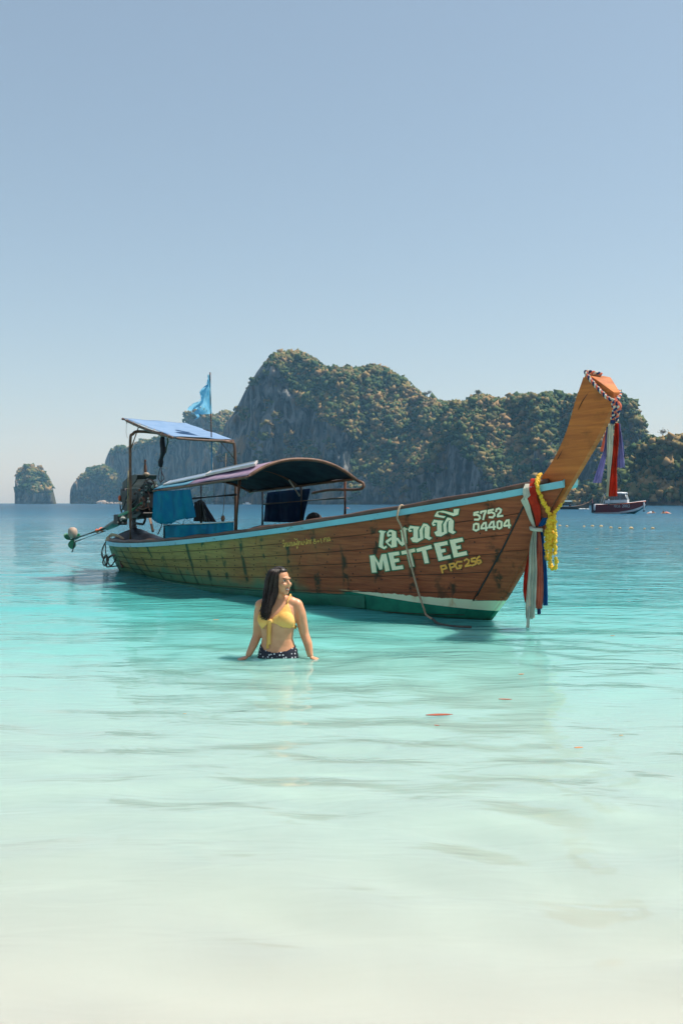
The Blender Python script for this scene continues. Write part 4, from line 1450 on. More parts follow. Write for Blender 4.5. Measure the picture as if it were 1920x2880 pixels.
fl = thing_on_boat('flag', L(595, 1330, -.25), 'tattered light blue flag on a thin pole above the boat canopy', 'flag')
fp = [L(591, 1047, -.25), L(592, 1120, -.25), L(594, 1190, -.25), L(595, 1250, -.25)]
MB().tube(fp, 0.010, 6).build('pole', DARKWOOD, fl)
MB().tube([L(595, 1236, -.25), L(596, 1345, -.25)], 0.014, 6).build('pole_sleeve', simple('pole_blue', (0.10, 0.36, 0.62), None, 8, .5), fl)
FLAGM = cloth('flag_cloth', (0.26, 0.56, 0.72), (0.13, 0.42, 0.64), 0.45, 9)
def torn(name, A, B, C, D, seed, n=22, m=18, tear=0.5):
    """cloth from the pole edge A-B to the fly edge C-D; the fly side is torn away in shreds"""
    rt = random.Random(seed)
    P = [[None] * (m + 1) for _ in range(n + 1)]
    for i in range(n + 1):
        f = i / n
        for j in range(m + 1):
            g_ = j / m
            p = A.lerp(B, g_).lerp(C.lerp(D, g_), f)
            w = 0.06 * f ** .6 * mnoise.noise(Vector((g_ * 3 + seed, f * 3, seed))) + 0.035 * f ** .5 * math.sin(g_ * 11 + f * 6 + seed)
            P[i][j] = p + V(0.5 * w, w, 0.01 * mnoise.noise(Vector((f * 8, g_ * 8, seed))))
    reach = [1 - tear * abs(mnoise.noise(Vector((j * .55, seed, 0)))) * 2 - tear * .5 * rt.random() for j in range(m)]
    mb = MB()
    vs = [p for r in P for p in r]; fs = []
    for i in range(n):
        for j in range(m):
            if (i + 1) / n <= reach[j] and not (i > n * .4 and mnoise.noise(Vector((i * .45, j * .6, seed + 5))) > .42):
                fs.append((i * (m + 1) + j, (i + 1) * (m + 1) + j, (i + 1) * (m + 1) + j + 1, i * (m + 1) + j + 1))
    mb.add(vs, fs)
    me = mb.mesh(name)
    bm_ = bmesh.new(); bm_.from_mesh(me)
    bmesh.ops.delete(bm_, geom=[v for v in bm_.verts if not v.link_faces], context='VERTS')
    bm_.to_mesh(me); bm_.free()
    return link(name, me, FLAGM, fl, smooth=True)
t_ = -.25
torn('cloth', L(591, 1052, t_), L(596, 1164, t_), L(590, 1055, t_), L(548, 1166, t_), 1.0, tear=.12)
torn('torn_strip', L(587, 1066, t_ + .03), L(570, 1135, t_ + .03), L(581, 1082, t_ + .04), L(523, 1174, t_ + .04), 4.0, tear=.30)
torn('torn_strip', L(566, 1130, t_ + .02), L(560, 1164, t_ + .02), L(545, 1150, t_ + .02), L(548, 1186, t_ + .02), 7.0, n=10, m=8, tear=.3)

tp = thing_on_boat('rope_tassel', L(630, 1470, .1), 'small knotted rope tassel hanging inside the open canopy', 'rope')
MB().tube([L(636, 1275, .1), L(633, 1380, .1), L(627, 1452, .1)], 0.005, 5).build('cord', ROPE, tp)
mb = MB().ball(L(627, 1458, .1), (.035, .035, .05), 8, 6)
mb.build('knot', ROPE, tp)
for k in range(5):
    p = L(627, 1462, .1)
    MB().tube([p, p + V(.03 * math.cos(k * 1.3) * 2, .03 * math.sin(k * 1.3), -.05), p + V(.1 * math.cos(k * 1.3), .05 * math.sin(k * 1.3), -.07)], 0.006, 5).build('loose_end', ROPE, tp)

# ---- tyre fender lying on the far rail
ty = thing_on_boat('tyre_fender', L(880, 1478, -.75), 'black tyre showing above the far rail of the wooden boat', 'tyre')
pc = L(880, 1474, -.75)
MB().tube([pc + V(0.17 * math.cos(a), 0.02, 0.13 * math.sin(a)) for a in np.linspace(0, 2 * math.pi, 25)[:-1]], 0.05, 10, closed=True).build('tread', simple('rubber', (0.025, 0.025, 0.027), None, 20, .75), ty)
MB().tube([pc + V(0.11 * math.cos(a), 0.02, 0.08 * math.sin(a)) for a in np.linspace(0, 2 * math.pi, 25)[:-1]], 0.022, 8, closed=True).build('inner_rim', simple('rubber_rim', (0.05, 0.05, 0.05), None, 20, .7), ty)

# ---- mooring rope over the starboard bow
ro = thing_on_boat('mooring_rope', L(1215, 1745, .5), 'tan mooring rope hanging down the bow planks into the water', 'rope')
pr = [L(1108, 1424, .62), L(1120, 1421, .70)]
pr = [on_hull(1129, 1450, .05) + V(0, .10, .10), on_hull(1129, 1450, .05) + V(0.0, 0.02, .115), on_hull(1130, 1452, .085), on_hull(1137, 1480, .055), on_hull(1146, 1520, .05), on_hull(1163, 1590, .045), on_hull(1184, 1668, .045), on_hull(1198, 1708, .05), on_hull(1206, 1726, .06)]
w_ = [to_local(on_water(1216, 1747)), to_local(on_water(1234, 1756)), to_local(on_water(1275, 1762)), to_local(on_water(1325, 1764))]
cut_ = catmull(pr + [w_[0] + V(0, 0, .02)], 5)
MB().tube(cut_, 0.0115, 8).build('dry_line', ROPE, ro)
MB().tube(catmull([w_[0] + V(0, 0, .02), w_[1] + V(0, 0, .005), w_[2] + V(0, 0, -.0), w_[3] + V(0, 0, .0)], 6), 0.014, 8).build('wet_line', ROPED, ro)

# ---- stern ropes and the rope hoop
sr = thing_on_boat('stern_rope', L(320, 1518, .35), 'coil of worn rope over the stern rail of the wooden boat', 'rope')
for k in range(5):
    a0 = L(300 + 3 * k, 1516 - 2 * k, .36)
    MB().tube(catmull([L(298 + 2 * k, 1528 - k, .40), L(302 + 2 * k, 1512 - 2 * k, .36), L(318 + 2 * k, 1507 - k, .34), L(334 + 3 * k, 1509 + k, .33), L(340 + 2 * k, 1514 + k, .33)], 6), 0.014, 7).build('turn', ROPE, sr)
for k, q in enumerate([[(297, 1525), (288, 1545), (290, 1565), (296, 1585), (294, 1592)], [(298, 1524), (291, 1540), (286, 1558), (292, 1572), (302, 1560)], [(297, 1530), (298, 1555), (300, 1575), (298, 1592)]]):
    MB().tube(catmull([L(a, b, .42) for a, b in q], 6), 0.010, 6).build('hanging_turn', ROPED, sr)
for k, q in enumerate([[(294, 1592), (290, 1580), (297, 1562), (306, 1572), (300, 1592), (308, 1594), (330, 1592)], [(300, 1562), (304, 1580), (312, 1592), (322, 1580), (327, 1568)]]):
    MB().tube(catmull([L(a, b, .42) for a, b in q], 6), 0.013, 6).build('knotted_turn', ROPED, sr)
MB().tube(catmull([L(304, 1570, .38), L(316, 1562, .38), L(330, 1560, .38), L(338, 1572, .36), L(342, 1588, .34), L(346, 1596, .33)], 6), 0.020, 8).build('hoop', PIPEM, sr)

# ---- the long-tail engine on the stern
eng = thing_on_boat('longtail_engine', L(385, 1480, 0), 'grimy black diesel engine with long propeller shaft mounted on the boat stern', 'engine')
def K(x, y, t=0.0):
    """engine sketch coordinates"""
    return L(300 + x / 7.84, 1260 + y / 7.84, t)
GREYG = simple('grey_green_casing', (0.030, 0.038, 0.036), (0.016, 0.02, 0.02), 10, 0.45, 0.2, bump=0.2)
STEEL = simple('worn_steel', (0.42, 0.40, 0.37), (0.25, 0.22, 0.19), 14, 0.35, 0.8, bump=0.2)
TILL = simple('green_tiller_paint', (0.05, 0.26, 0.14), (0.10, 0.20, 0.10), 12, 0.5, bump=0.3)
ORANGE = simple('orange_tape', (0.75, 0.13, 0.04), None, 20, 0.6)
def lump(name, poly, w, mat, t0=0.0, bev=.02):
    o = MB().prism([K(x, y, t0) for x, y in poly], (0, 1, 0), w).build(name, mat, eng, smooth=False)
    m_ = o.modifiers.new('bevel', 'BEVEL'); m_.width = bev; m_.segments = 2
    return o
lump('engine_block', [(470, 960), (640, 900), (880, 860), (960, 1000), (950, 1330), (860, 1420), (640, 1440), (480, 1360)], 0.26, BLACK)
lump('crankcase', [(560, 1380), (900, 1340), (950, 1440), (850, 1540), (600, 1560), (540, 1480)], 0.32, BLACK)
lump('cylinder_head', [(880, 720), (1000, 760), (1040, 860), (980, 980), (880, 920)], 0.20, BLACK)
lump('fuel_tank', [(400, 900), (470, 880), (480, 1180), (400, 1200)], 0.18, BLACK)
lump('side_plate', [(600, 1230), (720, 1180), (760, 1330), (650, 1420)], 0.34, GREYG, 0.0, .01)
for k_, q in enumerate([[(900, 930), (960, 1080), (910, 1250), (960, 1380)], [(640, 960), (700, 1060), (640, 1180), (560, 1250)], [(880, 720), (960, 690), (1040, 760), (1060, 880)], [(500, 1000), (440, 1080), (400, 1250), (330, 1380)], [(680, 1300), (800, 1350), (900, 1310)]]):
    MB().tube(catmull([K(x, y, .19 + .01 * k_) for x, y in q], 5), .012, 6).build('hose', BLACK if k_ % 2 else RUST, eng)
for k_, (x, y) in enumerate([(860, 800), (930, 1110), (680, 1370), (560, 1160), (620, 1010), (930, 1180), (850, 1330), (450, 1150), (720, 930)]):
    MB().ball(K(x, y, .20), .016 + .006 * (k_ % 3), 8, 6).build('bolt', STEEL if k_ % 2 else RUST, eng)
sh = MB().prism([K(565, 765), K(690, 645), K(840, 580), K(900, 600), K(872, 705), K(765, 855), K(560, 890)], (0, 1, 0), 0.38)
shroud = sh.build('radiator_shroud', GREYG, eng, smooth=False)
for i in range(8):
    f = i / 7
    a = K(690 - 140 * f, 705 + 180 * f, .195); b = K(865 - 125 * f, 700 + 185 * f, .195)
    MB().bar(a, b, 0.012, 0.007).build('louvre', STEEL, shroud, smooth=False)
MB().tube([K(850, 258), K(852, 400), K(858, 560)], [0.026, 0.026, 0.029], 10).build('exhaust_pipe', RUST, eng)
MB().ball(K(880, 585), (0.06, 0.06, 0.045), 12, 8).build('header_cap', simple('tan_cap', (0.30, 0.22, 0.15), None, 10, .5), eng)
MB().tube(catmull([K(905, 700, .1), K(1010, 750, .12), K(1075, 725, .14), K(1085, 770, .15), K(1010, 870, .15)], 5), 0.026, 9).build('air_hose', STEEL, eng)
def wheel(c, r, tr, mat, name, inner=None):
    c = Vector(c)
    o = MB().tube([c + V(r * math.cos(a), 0, r * math.sin(a)) for a in np.linspace(0, 2 * math.pi, 29)[:-1]], tr, 8, closed=True).build(name, mat, eng)
    if inner:
        MB().lathe(c + V(0, .03, 0), c + V(0, -.03, 0), [(0, 0.001), (0, inner), (0.7, inner), (1, inner * .5), (1, .001)], 14).build('hub', STEEL, o)
    return o
wheel(K(800, 985, .20), 0.055, 0.018, GREYG, 'pulley', 0.025)
wheel(K(785, 1195, .20), 0.082, 0.022, RUST, 'flywheel')
wheel(K(900, 850, .18), 0.06, 0.03, GREYG, 'fan_housing', 0.02)
MB().tube([K(765, 1215, .22), K(560, 1375, .22), K(490, 1405, .22), K(400, 1440, .22), K(270, 1492, .22)], [0.022, .024, .024, .03, .02], 9).build('tiller', TILL, eng)
gb = MB().box(K(310, 1580), (0.22, .20, .20)); o = gb.build('gearbox', BLACK, eng, smooth=False)
bv = o.modifiers.new('bevel', 'BEVEL'); bv.width = 0.02; bv.segments = 2
for x, y in ((250, 1640), (320, 1600), (360, 1560), (360, 1650), (300, 1560)):
    MB().ball(K(x, y, .11), 0.018, 8, 6).build('bolt', STEEL, o)
MB().tube([K(390, 1560), K(240, 1640), K(20, 1755)], [0.07, 0.075, 0.055], 12).build('shaft_housing', simple('shaft_green', (0.02, 0.06, 0.05), (0.01, .03, .03), 8, .45), eng)
SH0, SH1 = K(20, 1750), L(204, 1517, 0)
MB().tube([SH0, SH1], [0.032, 0.026], 10).build('propeller_shaft', simple('shaft_dark', (0.035, 0.06, 0.055), (0.015, .03, .03), 8, .4), eng)
MB().tube([SH0 + V(-.1, 0, -.07), SH1 + V(.25, 0, -.03)], 0.012, 8).build('shaft_stay', BLACK, eng)
pb = SH0.lerp(SH1, .22)
MB().tube([SH0.lerp(SH1, .16), SH0.lerp(SH1, .28)], 0.046, 10).build('orange_band', ORANGE, eng)
# propeller with guard
pc = SH1 + V(-.02, 0, -.14)
pr_ = MB().lathe(SH1 + V(.05, 0, .0), SH1 + V(-.07, 0, -.03), [(0, .03), (.6, .035), (1, .012)], 12).build('propeller_hub', TILL, eng)
for k in range(3):
    a = math.pi * (1.5 + 2 * k / 3)
    P = []
    for i in range(7):
        f = i / 6
        w = 0.085 * math.sin(math.pi * min(.95, .12 + f * .83)) ** .7
        row = []
        for j in range(5):
            g_ = (j / 4 - .5) * 2
            rad = 0.03 + 0.17 * f
            tw = .9 - .5 * f
            off_ = Vector((math.sin(tw) * g_ * w, math.cos(tw) * g_ * w, 0))
            p = Vector((off_.x, math.cos(a) * rad - math.sin(a) * off_.y, math.sin(a) * rad + math.cos(a) * off_.y))
            row.append(SH1 + V(-.02, 0, 0) + p)
        P.append(row)
    MB().slab(P, (0.008, 0, 0)).build('propeller_blade', simple('propeller_green_%d' % k, (0.02, 0.20, 0.09), (0.015, .12, .07), 10, .45), pr_)
MB().tube(catmull([SH1 + V(.12, 0, -.02), SH1 + V(.06, 0, -.18), SH1 + V(-.02, 0, -.27)], 5), 0.012, 7).build('skeg', BLACK, eng)
MB().tube(catmull([SH1 + V(.22, 0, -.0), SH1 + V(.10, 0, -.16), SH1 + V(-.02, 0, -.27)], 5), 0.009, 7).build('skeg_stay', BLACK, eng)
MB().tube(catmull([K(640, 1560), K(840, 1540), K(830, 1640), K(790, 1680), K(640, 1660)], 5), 0.022, 8).build('mount_frame', BLACK, eng)
MB().tube([K(600, 1500), K(610, 1720), K(600, 1960)], [.06, .05, .06], 10).build('pivot_post', BLACK, eng)
MB().tube([K(945, 1500, -.25), K(1025, 1840, -.25)], 0.026, 8).build('stay_pole', DECKWOOD, eng)
MB().tube(catmull([K(1230, 1640, .3), K(1190, 1780, .3), K(1130, 1900, .3)], 4), 0.010, 6).build('fuel_hose', BLACK, eng)
MB().ball(K(290, 1110, .1), (.03, .03, .06), 8, 6).build('orange_handle', ORANGE, eng)
MB().tube(catmull([K(270, 1160, .1), K(290, 1230, .1), K(370, 1250, .1), K(390, 1160, .1)], 5), 0.007, 6).build('wire_loop', ROPE, eng)
MB().box(K(505, 1180, .19), (.13, .05, .10)).build('filter_cup', RUST, eng, smooth=False)
MB().tube([K(480, 500, .25), K(470, 1000, .25), K(480, 1560, .25)], 0.006, 5).build('tie_cord', simple('tie_cord_yellow', (0.5, .40, .18), None, 20, .8), eng)
MB().tube(catmull([K(430, 760, .1), K(390, 850, .1), K(420, 960, .1), K(440, 1050, .1), K(470, 1130, .1)], 5), [0.03] * 6 + [.02] * 15, 8).build('fuel_pump', BLACK, eng)
MB().tube(catmull([K(300, 1250, .12), K(330, 1400, .12), K(420, 1500, .12), K(640, 1420, .2)], 5), 0.012, 6).build('control_cable', BLACK, eng)
# pale float hung on the tail
fl2 = thing_on_boat('shaft_float', L(206, 1510, 0.02), 'pale plastic float tied on the end of the propeller shaft', 'float')
fc = L(205, 1499, .02)
MB().lathe(fc + V(-.02, 0, .12), fc + V(.03, 0, -.11), [(0, .005), (.04, .05), (.15, .085), (.4, .10), (.65, .095), (.88, .07), (1, .02)], 16).build('body', simple('float_plastic', (0.40, 0.29, 0.22), (0.32, .22, .17), 9, .6), fl2)
MB().tube([fc + V(.03, 0, -.10), fc + V(.05, 0, -.16)], 0.016, 7).build('tie', ROPED, fl2)

# ---- braided sash with ribbons on the prow head
WHITEC = cloth('white_ribbon', (0.72, 0.70, 0.60), (0.58, 0.58, 0.50), 0.35, 9)
REDC = cloth('red_ribbon', (0.70, 0.055, 0.025), (0.48, 0.035, 0.02), 0.35, 9)
SALM = cloth('salmon_ribbon', (0.78, 0.22, 0.14), (0.60, 0.15, 0.10), 0.3, 9)
NAVYC = cloth('navy_ribbon', (0.03, 0.06, 0.16), (0.02, 0.035, 0.10), 0.25, 9)
BLUEC = cloth('blue_ribbon', (0.02, 0.13, 0.36), (0.012, 0.08, 0.25), 0.3, 9)
LILAC = cloth('lilac_ribbon', (0.34, 0.30, 0.62), (0.26, 0.23, 0.50), 0.4, 9)
def braid(name, path, mats, parent, rs=0.0115, amp=0.011, pitch=0.085, out=None):
    pts = catmull(path, 14)
    L_ = [0]
    for a, b in zip(pts, pts[1:]): L_.append(L_[-1] + (b - a).length)
    for k in range(3):
        q = []
        for p, l, i in zip(pts, L_, range(len(pts))):
            tg = pts[min(i + 1, len(pts) - 1)] - pts[max(i - 1, 0)]
            a, b = frame_of(tg)
            th = 2 * math.pi * (l / pitch + k / 3)
            q.append(p + a * (amp * math.sin(th)) + b * (amp * 0.6 * math.sin(2 * th)))
        MB().tube(q, rs, 7).build(name, mats[k], parent)
br = thing_on_boat('braided_garland', L(1724, 1187, .05), 'red, white and navy braid with long ribbons hanging from the prow head', 'garland')
pth = [L(1690, 1052, -.05), L(1664, 1047, .03), L(1648, 1045, .075), L(1650, 1054, .095), L(1659, 1067, .10), L(1672, 1083, .10), L(1684, 1096, .10), L(1698, 1110, .10), L(1709, 1120, .10), L(1722, 1125, .095), L(1734, 1122, .03), L(1741, 1112, -.06), L(1738, 1100, -.14)]
braid('strand', pth, [WHITEC, NAVYC, SALM], br)
braid('strand', [L(1722, 1126, .10), L(1724, 1140, .105), L(1726, 1154, .105), L(1722, 1168, .105), L(1721, 1182, .10)], [NAVYC, WHITEC, SALM], br, 0.012, .010, .07)
braid('strand', [L(1728, 1126, .09), L(1735, 1140, .085), L(1737, 1156, .08), L(1733, 1170, .08), L(1732, 1184, .08)], [SALM, WHITEC, NAVYC], br, 0.012, .010, .07)
MB().ball(L(1722, 1186, .10), (.026, .026, .022), 12, 8).build('knot', NAVYC, br)
MB().tube(catmull([L(1734, 1128, .09), L(1740, 1142, .07), L(1739, 1158, .07)], 5), [.012, .016, .02, .022, .024, .024, .024, .022, .02, .016, .01], 8).build('loop', SALM, br)
def ribbon(name, rows, t, mat, parent, folds=3, depth=0.014, seed=0.0, n=10, per=5, fun=None, rag=0.012):
    """rows of (left, right, height) in sketch coordinates, hung at t"""
    lf = catmull([Vector((a, v, 0)) for a, b, v in rows], per)
    rg = catmull([Vector((b, v, 0)) for a, b, v in rows], per)
    P = []
    for i, (a, b) in enumerate(zip(lf, rg)):
        f = i / (len(lf) - 1)
        row = []
        for j in range(n + 1):
            g_ = j / n
            u = a.x + (b.x - a.x) * g_; v = a.y
            w = depth * math.sin(g_ * folds * 2 * math.pi + seed + 1.2 * f + .8 * mnoise.noise(Vector((f * 3, seed, 0))))
            w += 0.010 * mnoise.noise(Vector((f * 4, g_ * 2, seed)))
            p = L(u, v, t + w) if fun is None else fun(u, v, w)
            if i == len(lf) - 1:
                p.z += rag * mnoise.noise(Vector((g_ * 7, seed, 3)))
            row.append(p)
        P.append(row)
    return MB().slab(P, (0.0, 0.003, 0)).build(name, mat, parent)
ribbon('ribbon', [(1709, 1722, 1192), (1706, 1722, 1230), (1705, 1720, 1275), (1706, 1714, 1335), (1703, 1709, 1395)], .105, WHITEC, br, 2, .012, 1)
ribbon('ribbon', [(1728, 1738, 1190), (1724, 1738, 1240), (1718, 1733, 1310), (1708, 1734, 1396)], .095, REDC, br, 3, .016, 2)
ribbon('ribbon', [(1736, 1742, 1192), (1739, 1748, 1245), (1732, 1756, 1315)], .07, LILAC, br, 3, .014, 3)
ribbon('ribbon', [(1740, 1745, 1215), (1744, 1752, 1250), (1750, 1756, 1285)], .055, NAVYC, br, 1, .01, 4)
ribbon('ribbon', [(1705, 1709, 1205), (1697, 1706, 1262), (1688, 1702, 1290), (1665, 1689, 1358)], .08, LILAC, br, 3, .014, 5)
ribbon('ribbon', [(1704, 1709, 1200), (1699, 1707, 1250), (1698, 1706, 1282)], .068, NAVYC, br, 1, .008, 6)
ribbon('ribbon', [(1701, 1706, 1215), (1692, 1700, 1245), (1686, 1697, 1270)], .06, SALM, br, 1, .006, 7)

# ---- sashes tied round the bow
def Q(x, y):
    return 1400 + x / 4.703, 1300 + y / 4.703
def wrap_fun(extra=0.0):
    def f(u, v, w):
        tt = 0.15
        for _ in range(12):
            q = L(u, v, tt)
            dz = q.z - zg_s(q.x)
            side_t = gb_s(min(q.x, 11.2)) + 0.062
            k = min(1.0, max(0.0, (dz - 0.03) / 0.12))
            tt = 0.5 * tt + 0.5 * (side_t * (1 - k) + 0.085 * k)
        if dz > -0.06:
            return L(u, v, tt + extra + w * .4)
        f_ = min(1.0, (-0.06 - dz) / 0.10)
        return on_hull(u, v, 0.07 - 0.035 * f_ + extra + w * .5)
    return f
KN = on_hull(1513, 1483, .05)
KT = -KN.y
ws = thing_on_boat('white_sash', L(1490, 1760, KT), 'white cloth sash knotted round the bow with frayed end touching the water', 'sash')
ribbon('wrap', [(*[Q(a, 0)[0] for a in (355, 410)], Q(0, 285)[1]), (Q(325, 0)[0], Q(405, 0)[0], Q(0, 370)[1]), (Q(335, 0)[0], Q(430, 0)[0], Q(0, 460)[1]), (Q(385, 0)[0], Q(455, 0)[0], Q(0, 620)[1]), (Q(440, 0)[0], Q(490, 0)[0], Q(0, 760)[1]), (Q(485, 0)[0], Q(515, 0)[0], Q(0, 850)[1])], 0, WHITEC, ws, 3, .010, 1.0, fun=wrap_fun(.008), rag=0)
MB().tube(catmull([KN + V(-.07, -.01, .01), KN + V(-.03, -.035, -.005), KN + V(.03, -.035, -.01), KN + V(.08, .0, -.012)], 5), 0.020, 8).build('knot_band', WHITEC, ws)
def QR(rows): return [(Q(a, 0)[0], Q(b, 0)[0], Q(0, c)[1]) for a, b, c in rows]
ribbon('tail', QR([(470, 505, 870), (435, 502, 1000), (412, 500, 1150), (402, 512, 1400), (378, 503, 1700), (362, 490, 1900), (366, 478, 2070)]), KT + .035, WHITEC, ws, 3, .016, 2.0, rag=.04)
ribbon('tail_end', QR([(392, 425, 1900), (378, 418, 2050), (368, 408, 2190)]), KT + .05, WHITEC, ws, 1, .006, 3.0)
rs_ = thing_on_boat('red_sash', L(1515, 1710, KT), 'red cloth sash wrapped over the bow rail between white sash and marigolds', 'sash')
ribbon('wrap', QR([(430, 512, 215), (400, 515, 320), (415, 540, 440), (455, 568, 590), (490, 578, 690), (515, 560, 830)]), 0, REDC, rs_, 4, .010, 4.0, fun=wrap_fun(.0), rag=0)
ribbon('tail', QR([(520, 552, 885), (515, 576, 1100), (505, 590, 1400), (496, 596, 1700), (496, 580, 1935)]), KT + .01, SALM, rs_, 3, .014, 5.0)
ribbon('tail', QR([(415, 430, 1100), (378, 412, 1300), (342, 405, 1470), (330, 385, 1700), (350, 368, 1850)]), KT - .03, REDC, rs_, 2, .012, 6.0)
bs_ = thing_on_boat('blue_sash', L(1530, 1700, KT), 'dark blue cloth sash hanging from the bow knot beside red tail', 'sash')
ribbon('wrap', QR([(590, 650, 735), (550, 642, 800), (525, 580, 850)]), KT - .005, BLUEC, bs_, 2, .008, 7.0, rag=0)
ribbon('tail', QR([(555, 582, 880), (560, 610, 1100), (585, 640, 1400), (590, 652, 1700), (592, 652, 1895)]), KT - .01, BLUEC, bs_, 2, .014, 8.0)
ribbon('tail', QR([(500, 520, 900), (505, 520, 1200), (512, 560, 1930), (525, 550, 2010)]), KT - .03, NAVYC, bs_, 1, .01, 9.0)

# ---- marigold garland
MARI = simple('marigold', (0.80, 0.52, 0.03), (0.66, 0.36, 0.02), 60, 0.7, bump=0.4)
mg = thing_on_boat('marigold_garland', L(1548, 1600, .1), 'yellow marigold garland looped round the prow and hanging in strands', 'garland')
bm = bmesh.new()
bmesh.ops.create_icosphere(bm, subdivisions=1, radius=1.0)
_r = random.Random(5)
for v in bm.verts:
    v.co *= _r.choice((0.78, 1.0, 1.12))
    v.co.z *= 0.8
fl_me = bpy.data.meshes.new('blossom'); bm.to_mesh(fl_me); bm.free()
fl_me.materials.append(MARI)
def blossoms(path, step=0.026, r=0.0185, jit=0.004):
    pts = catmull(path, 12)
    acc = 0
    for a, b in zip(pts, pts[1:]):
        acc += (b - a).length
        if acc >= step:
            acc = 0
            o = bpy.data.objects.new('blossom', fl_me)
            COL.objects.link(o); o.parent = mg
            o.location = b - BASE[mg.name] + Vector((_r.gauss(0, jit), _r.gauss(0, jit), _r.gauss(0, jit)))
            o.rotation_euler = (_r.random() * 6, _r.random() * 6, _r.random() * 6)
            s_ = r * _r.uniform(.82, 1.18)
            o.scale = (s_, s_, s_ * .85)
def G(lst, t):
    return [L(*Q(a, b), (t if not isinstance(t, list) else t[i])) for i, (a, b) in enumerate(lst)]
blossoms(G([(560, 150), (530, 205), (515, 290), (535, 390), (575, 490), (635, 590), (690, 690)], [-.02, .08, .20, .20, .17, .13, .10]), .022, .027)
blossoms(G([(895, 440), (840, 530), (790, 610), (735, 690)], [-.09, -.03, .03, .08]), .022, .024)
MB().tube(G([(690, 690), (700, 1000), (710, 1390)], .08), 0.003, 4).build('thread', ROPE, mg)
for lst, t_ in (([(690, 690), (660, 800), (645, 950), (640, 1150), (640, 1290)], .10), ([(705, 690), (700, 800), (700, 950), (695, 1150), (690, 1250), (675, 1330), (690, 1395), (730, 1400), (765, 1350), (755, 1240)], .12),
                ([(730, 690), (745, 800), (750, 950), (750, 1120), (755, 1220)], .10), ([(700, 720), (720, 820), (725, 950), (725, 1100)], .075), ([(680, 720), (672, 850), (670, 1000), (668, 1130)], .13)):
    blossoms(G(lst, t_), .022, .026)

# ================================================================ the woman wading in front of the boat
WX, WY = -0.527, 8.2
woman = empty('person', (WX, WY, 0), 0, 'woman in yellow tie top and dark dotted bikini bottoms standing waist deep in water', 'person')
t = NT('skin')
ob = t.coord('Object')
n1 = t.noise(ob, 14, 4); n2 = t.noise(ob, 90, 2)
c = t.mix(t.sstep(n1, .3, .7), (0.54, 0.245, 0.125), (0.62, 0.30, 0.165))
SKIN = t.done(t.bsdf(c, 0.42, 0, t.bump(n2, 0.06, 0.003), 0.45, Subsurface_Weight=0.12, Subsurface_Radius=(0.02, 0.008, 0.004)))
t = NT('dark_hair')
hn = t.noise(t.coord('Object', (60, 60, 3)), 3, 3)
c = t.mix(hn, (0.008, 0.006, 0.005), (0.026, 0.016, 0.013))
HAIR = t.done(t.bsdf(c, 0.42, 0, None, 0.3))

def ring_loft(mb, secs, n=28):
    vs, fs = [], []
    for (z, cx, cy, rx, ry) in secs:
        for k in range(n):
            a = 2 * math.pi * k / n
            ca, sa = math.cos(a), math.sin(a)
            e = 0.85
            vs.append(Vector((cx + rx * math.copysign(abs(ca) ** e, ca), cy + ry * math.copysign(abs(sa) ** e, sa), z)))
    m = len(secs)
    for i in range(m - 1):
        for k in range(n):
            l = (k + 1) % n
            fs.append((i * n + k, i * n + l, (i + 1) * n + l, (i + 1) * n + k))
    fs += [tuple(range(n - 1, -1, -1)), tuple((m - 1) * n + k for k in range(n))]
    mb.add(vs, fs)

def remeshed(mb, voxel, smooth_it, name):
    """one continuous skin over the given volumes"""
    me = mb.mesh(name)
    bm = bmesh.new(); bm.from_mesh(me)
    bmesh.ops.recalc_face_normals(bm, faces=bm.faces)
    bm.to_mesh(me); bm.free()
    o = bpy.data.objects.new(name, me)
    COL.objects.link(o)
    r = o.modifiers.new('r', 'REMESH'); r.mode = 'VOXEL'; r.voxel_size = voxel
    s = o.modifiers.new('s', 'SMOOTH'); s.factor = 0.5; s.iterations = smooth_it
    dg = bpy.context.evaluated_depsgraph_get()
    me2 = bpy.data.meshes.new_from_object(o.evaluated_get(dg))
    bpy.data.objects.remove(o)
    me2.name = name
    return me2

HC = Vector((0.022, 0.0, 0.622))
YAW = R(50)
FD = Vector((math.sin(YAW), -math.cos(YAW), 0.0))
SD = Vector((math.cos(YAW), math.sin(YAW), 0.0))      # far side of the face
def face(f, s, z):
    return HC + FD * f + SD * s + V(0, 0, z)
HR = Matrix((SD, -FD, V(0, 0, 1))).transposed()        # local x = across the face, y = backwards
mb = MB()
ring_loft(mb, [(-.95, -.10, .02, .045, .05), (-.55, -.095, .02, .055, .06), (-.30, -.085, .02, .078, .085), (-.1, -.075, .02, .095, .10)], 18)
ring_loft(mb, [(-.95, .11, .02, .045, .05), (-.55, .105, .02, .055, .06), (-.30, .09, .02, .078, .085), (-.1, .08, .02, .095, .10)], 18)
ring_loft(mb, [(-.20, .0, .01, .165, .125), (-.08, .003, .01, .166, .128), (0.0, .005, .008, .162, .122), (.04, .006, .006, .155, .113), (.09, .004, .004, .140, .098), (.145, .0, .0, .128, .088), (.20, .0, .0, .134, .092), (.26, .0, .0, .146, .100), (.32, .0, .0, .150, .100), (.37, .005, .005, .152, .090), (.41, .010, .010, .148, .075), (.44, .012, .012, .115, .062), (.465, .015, .012, .07, .05)])
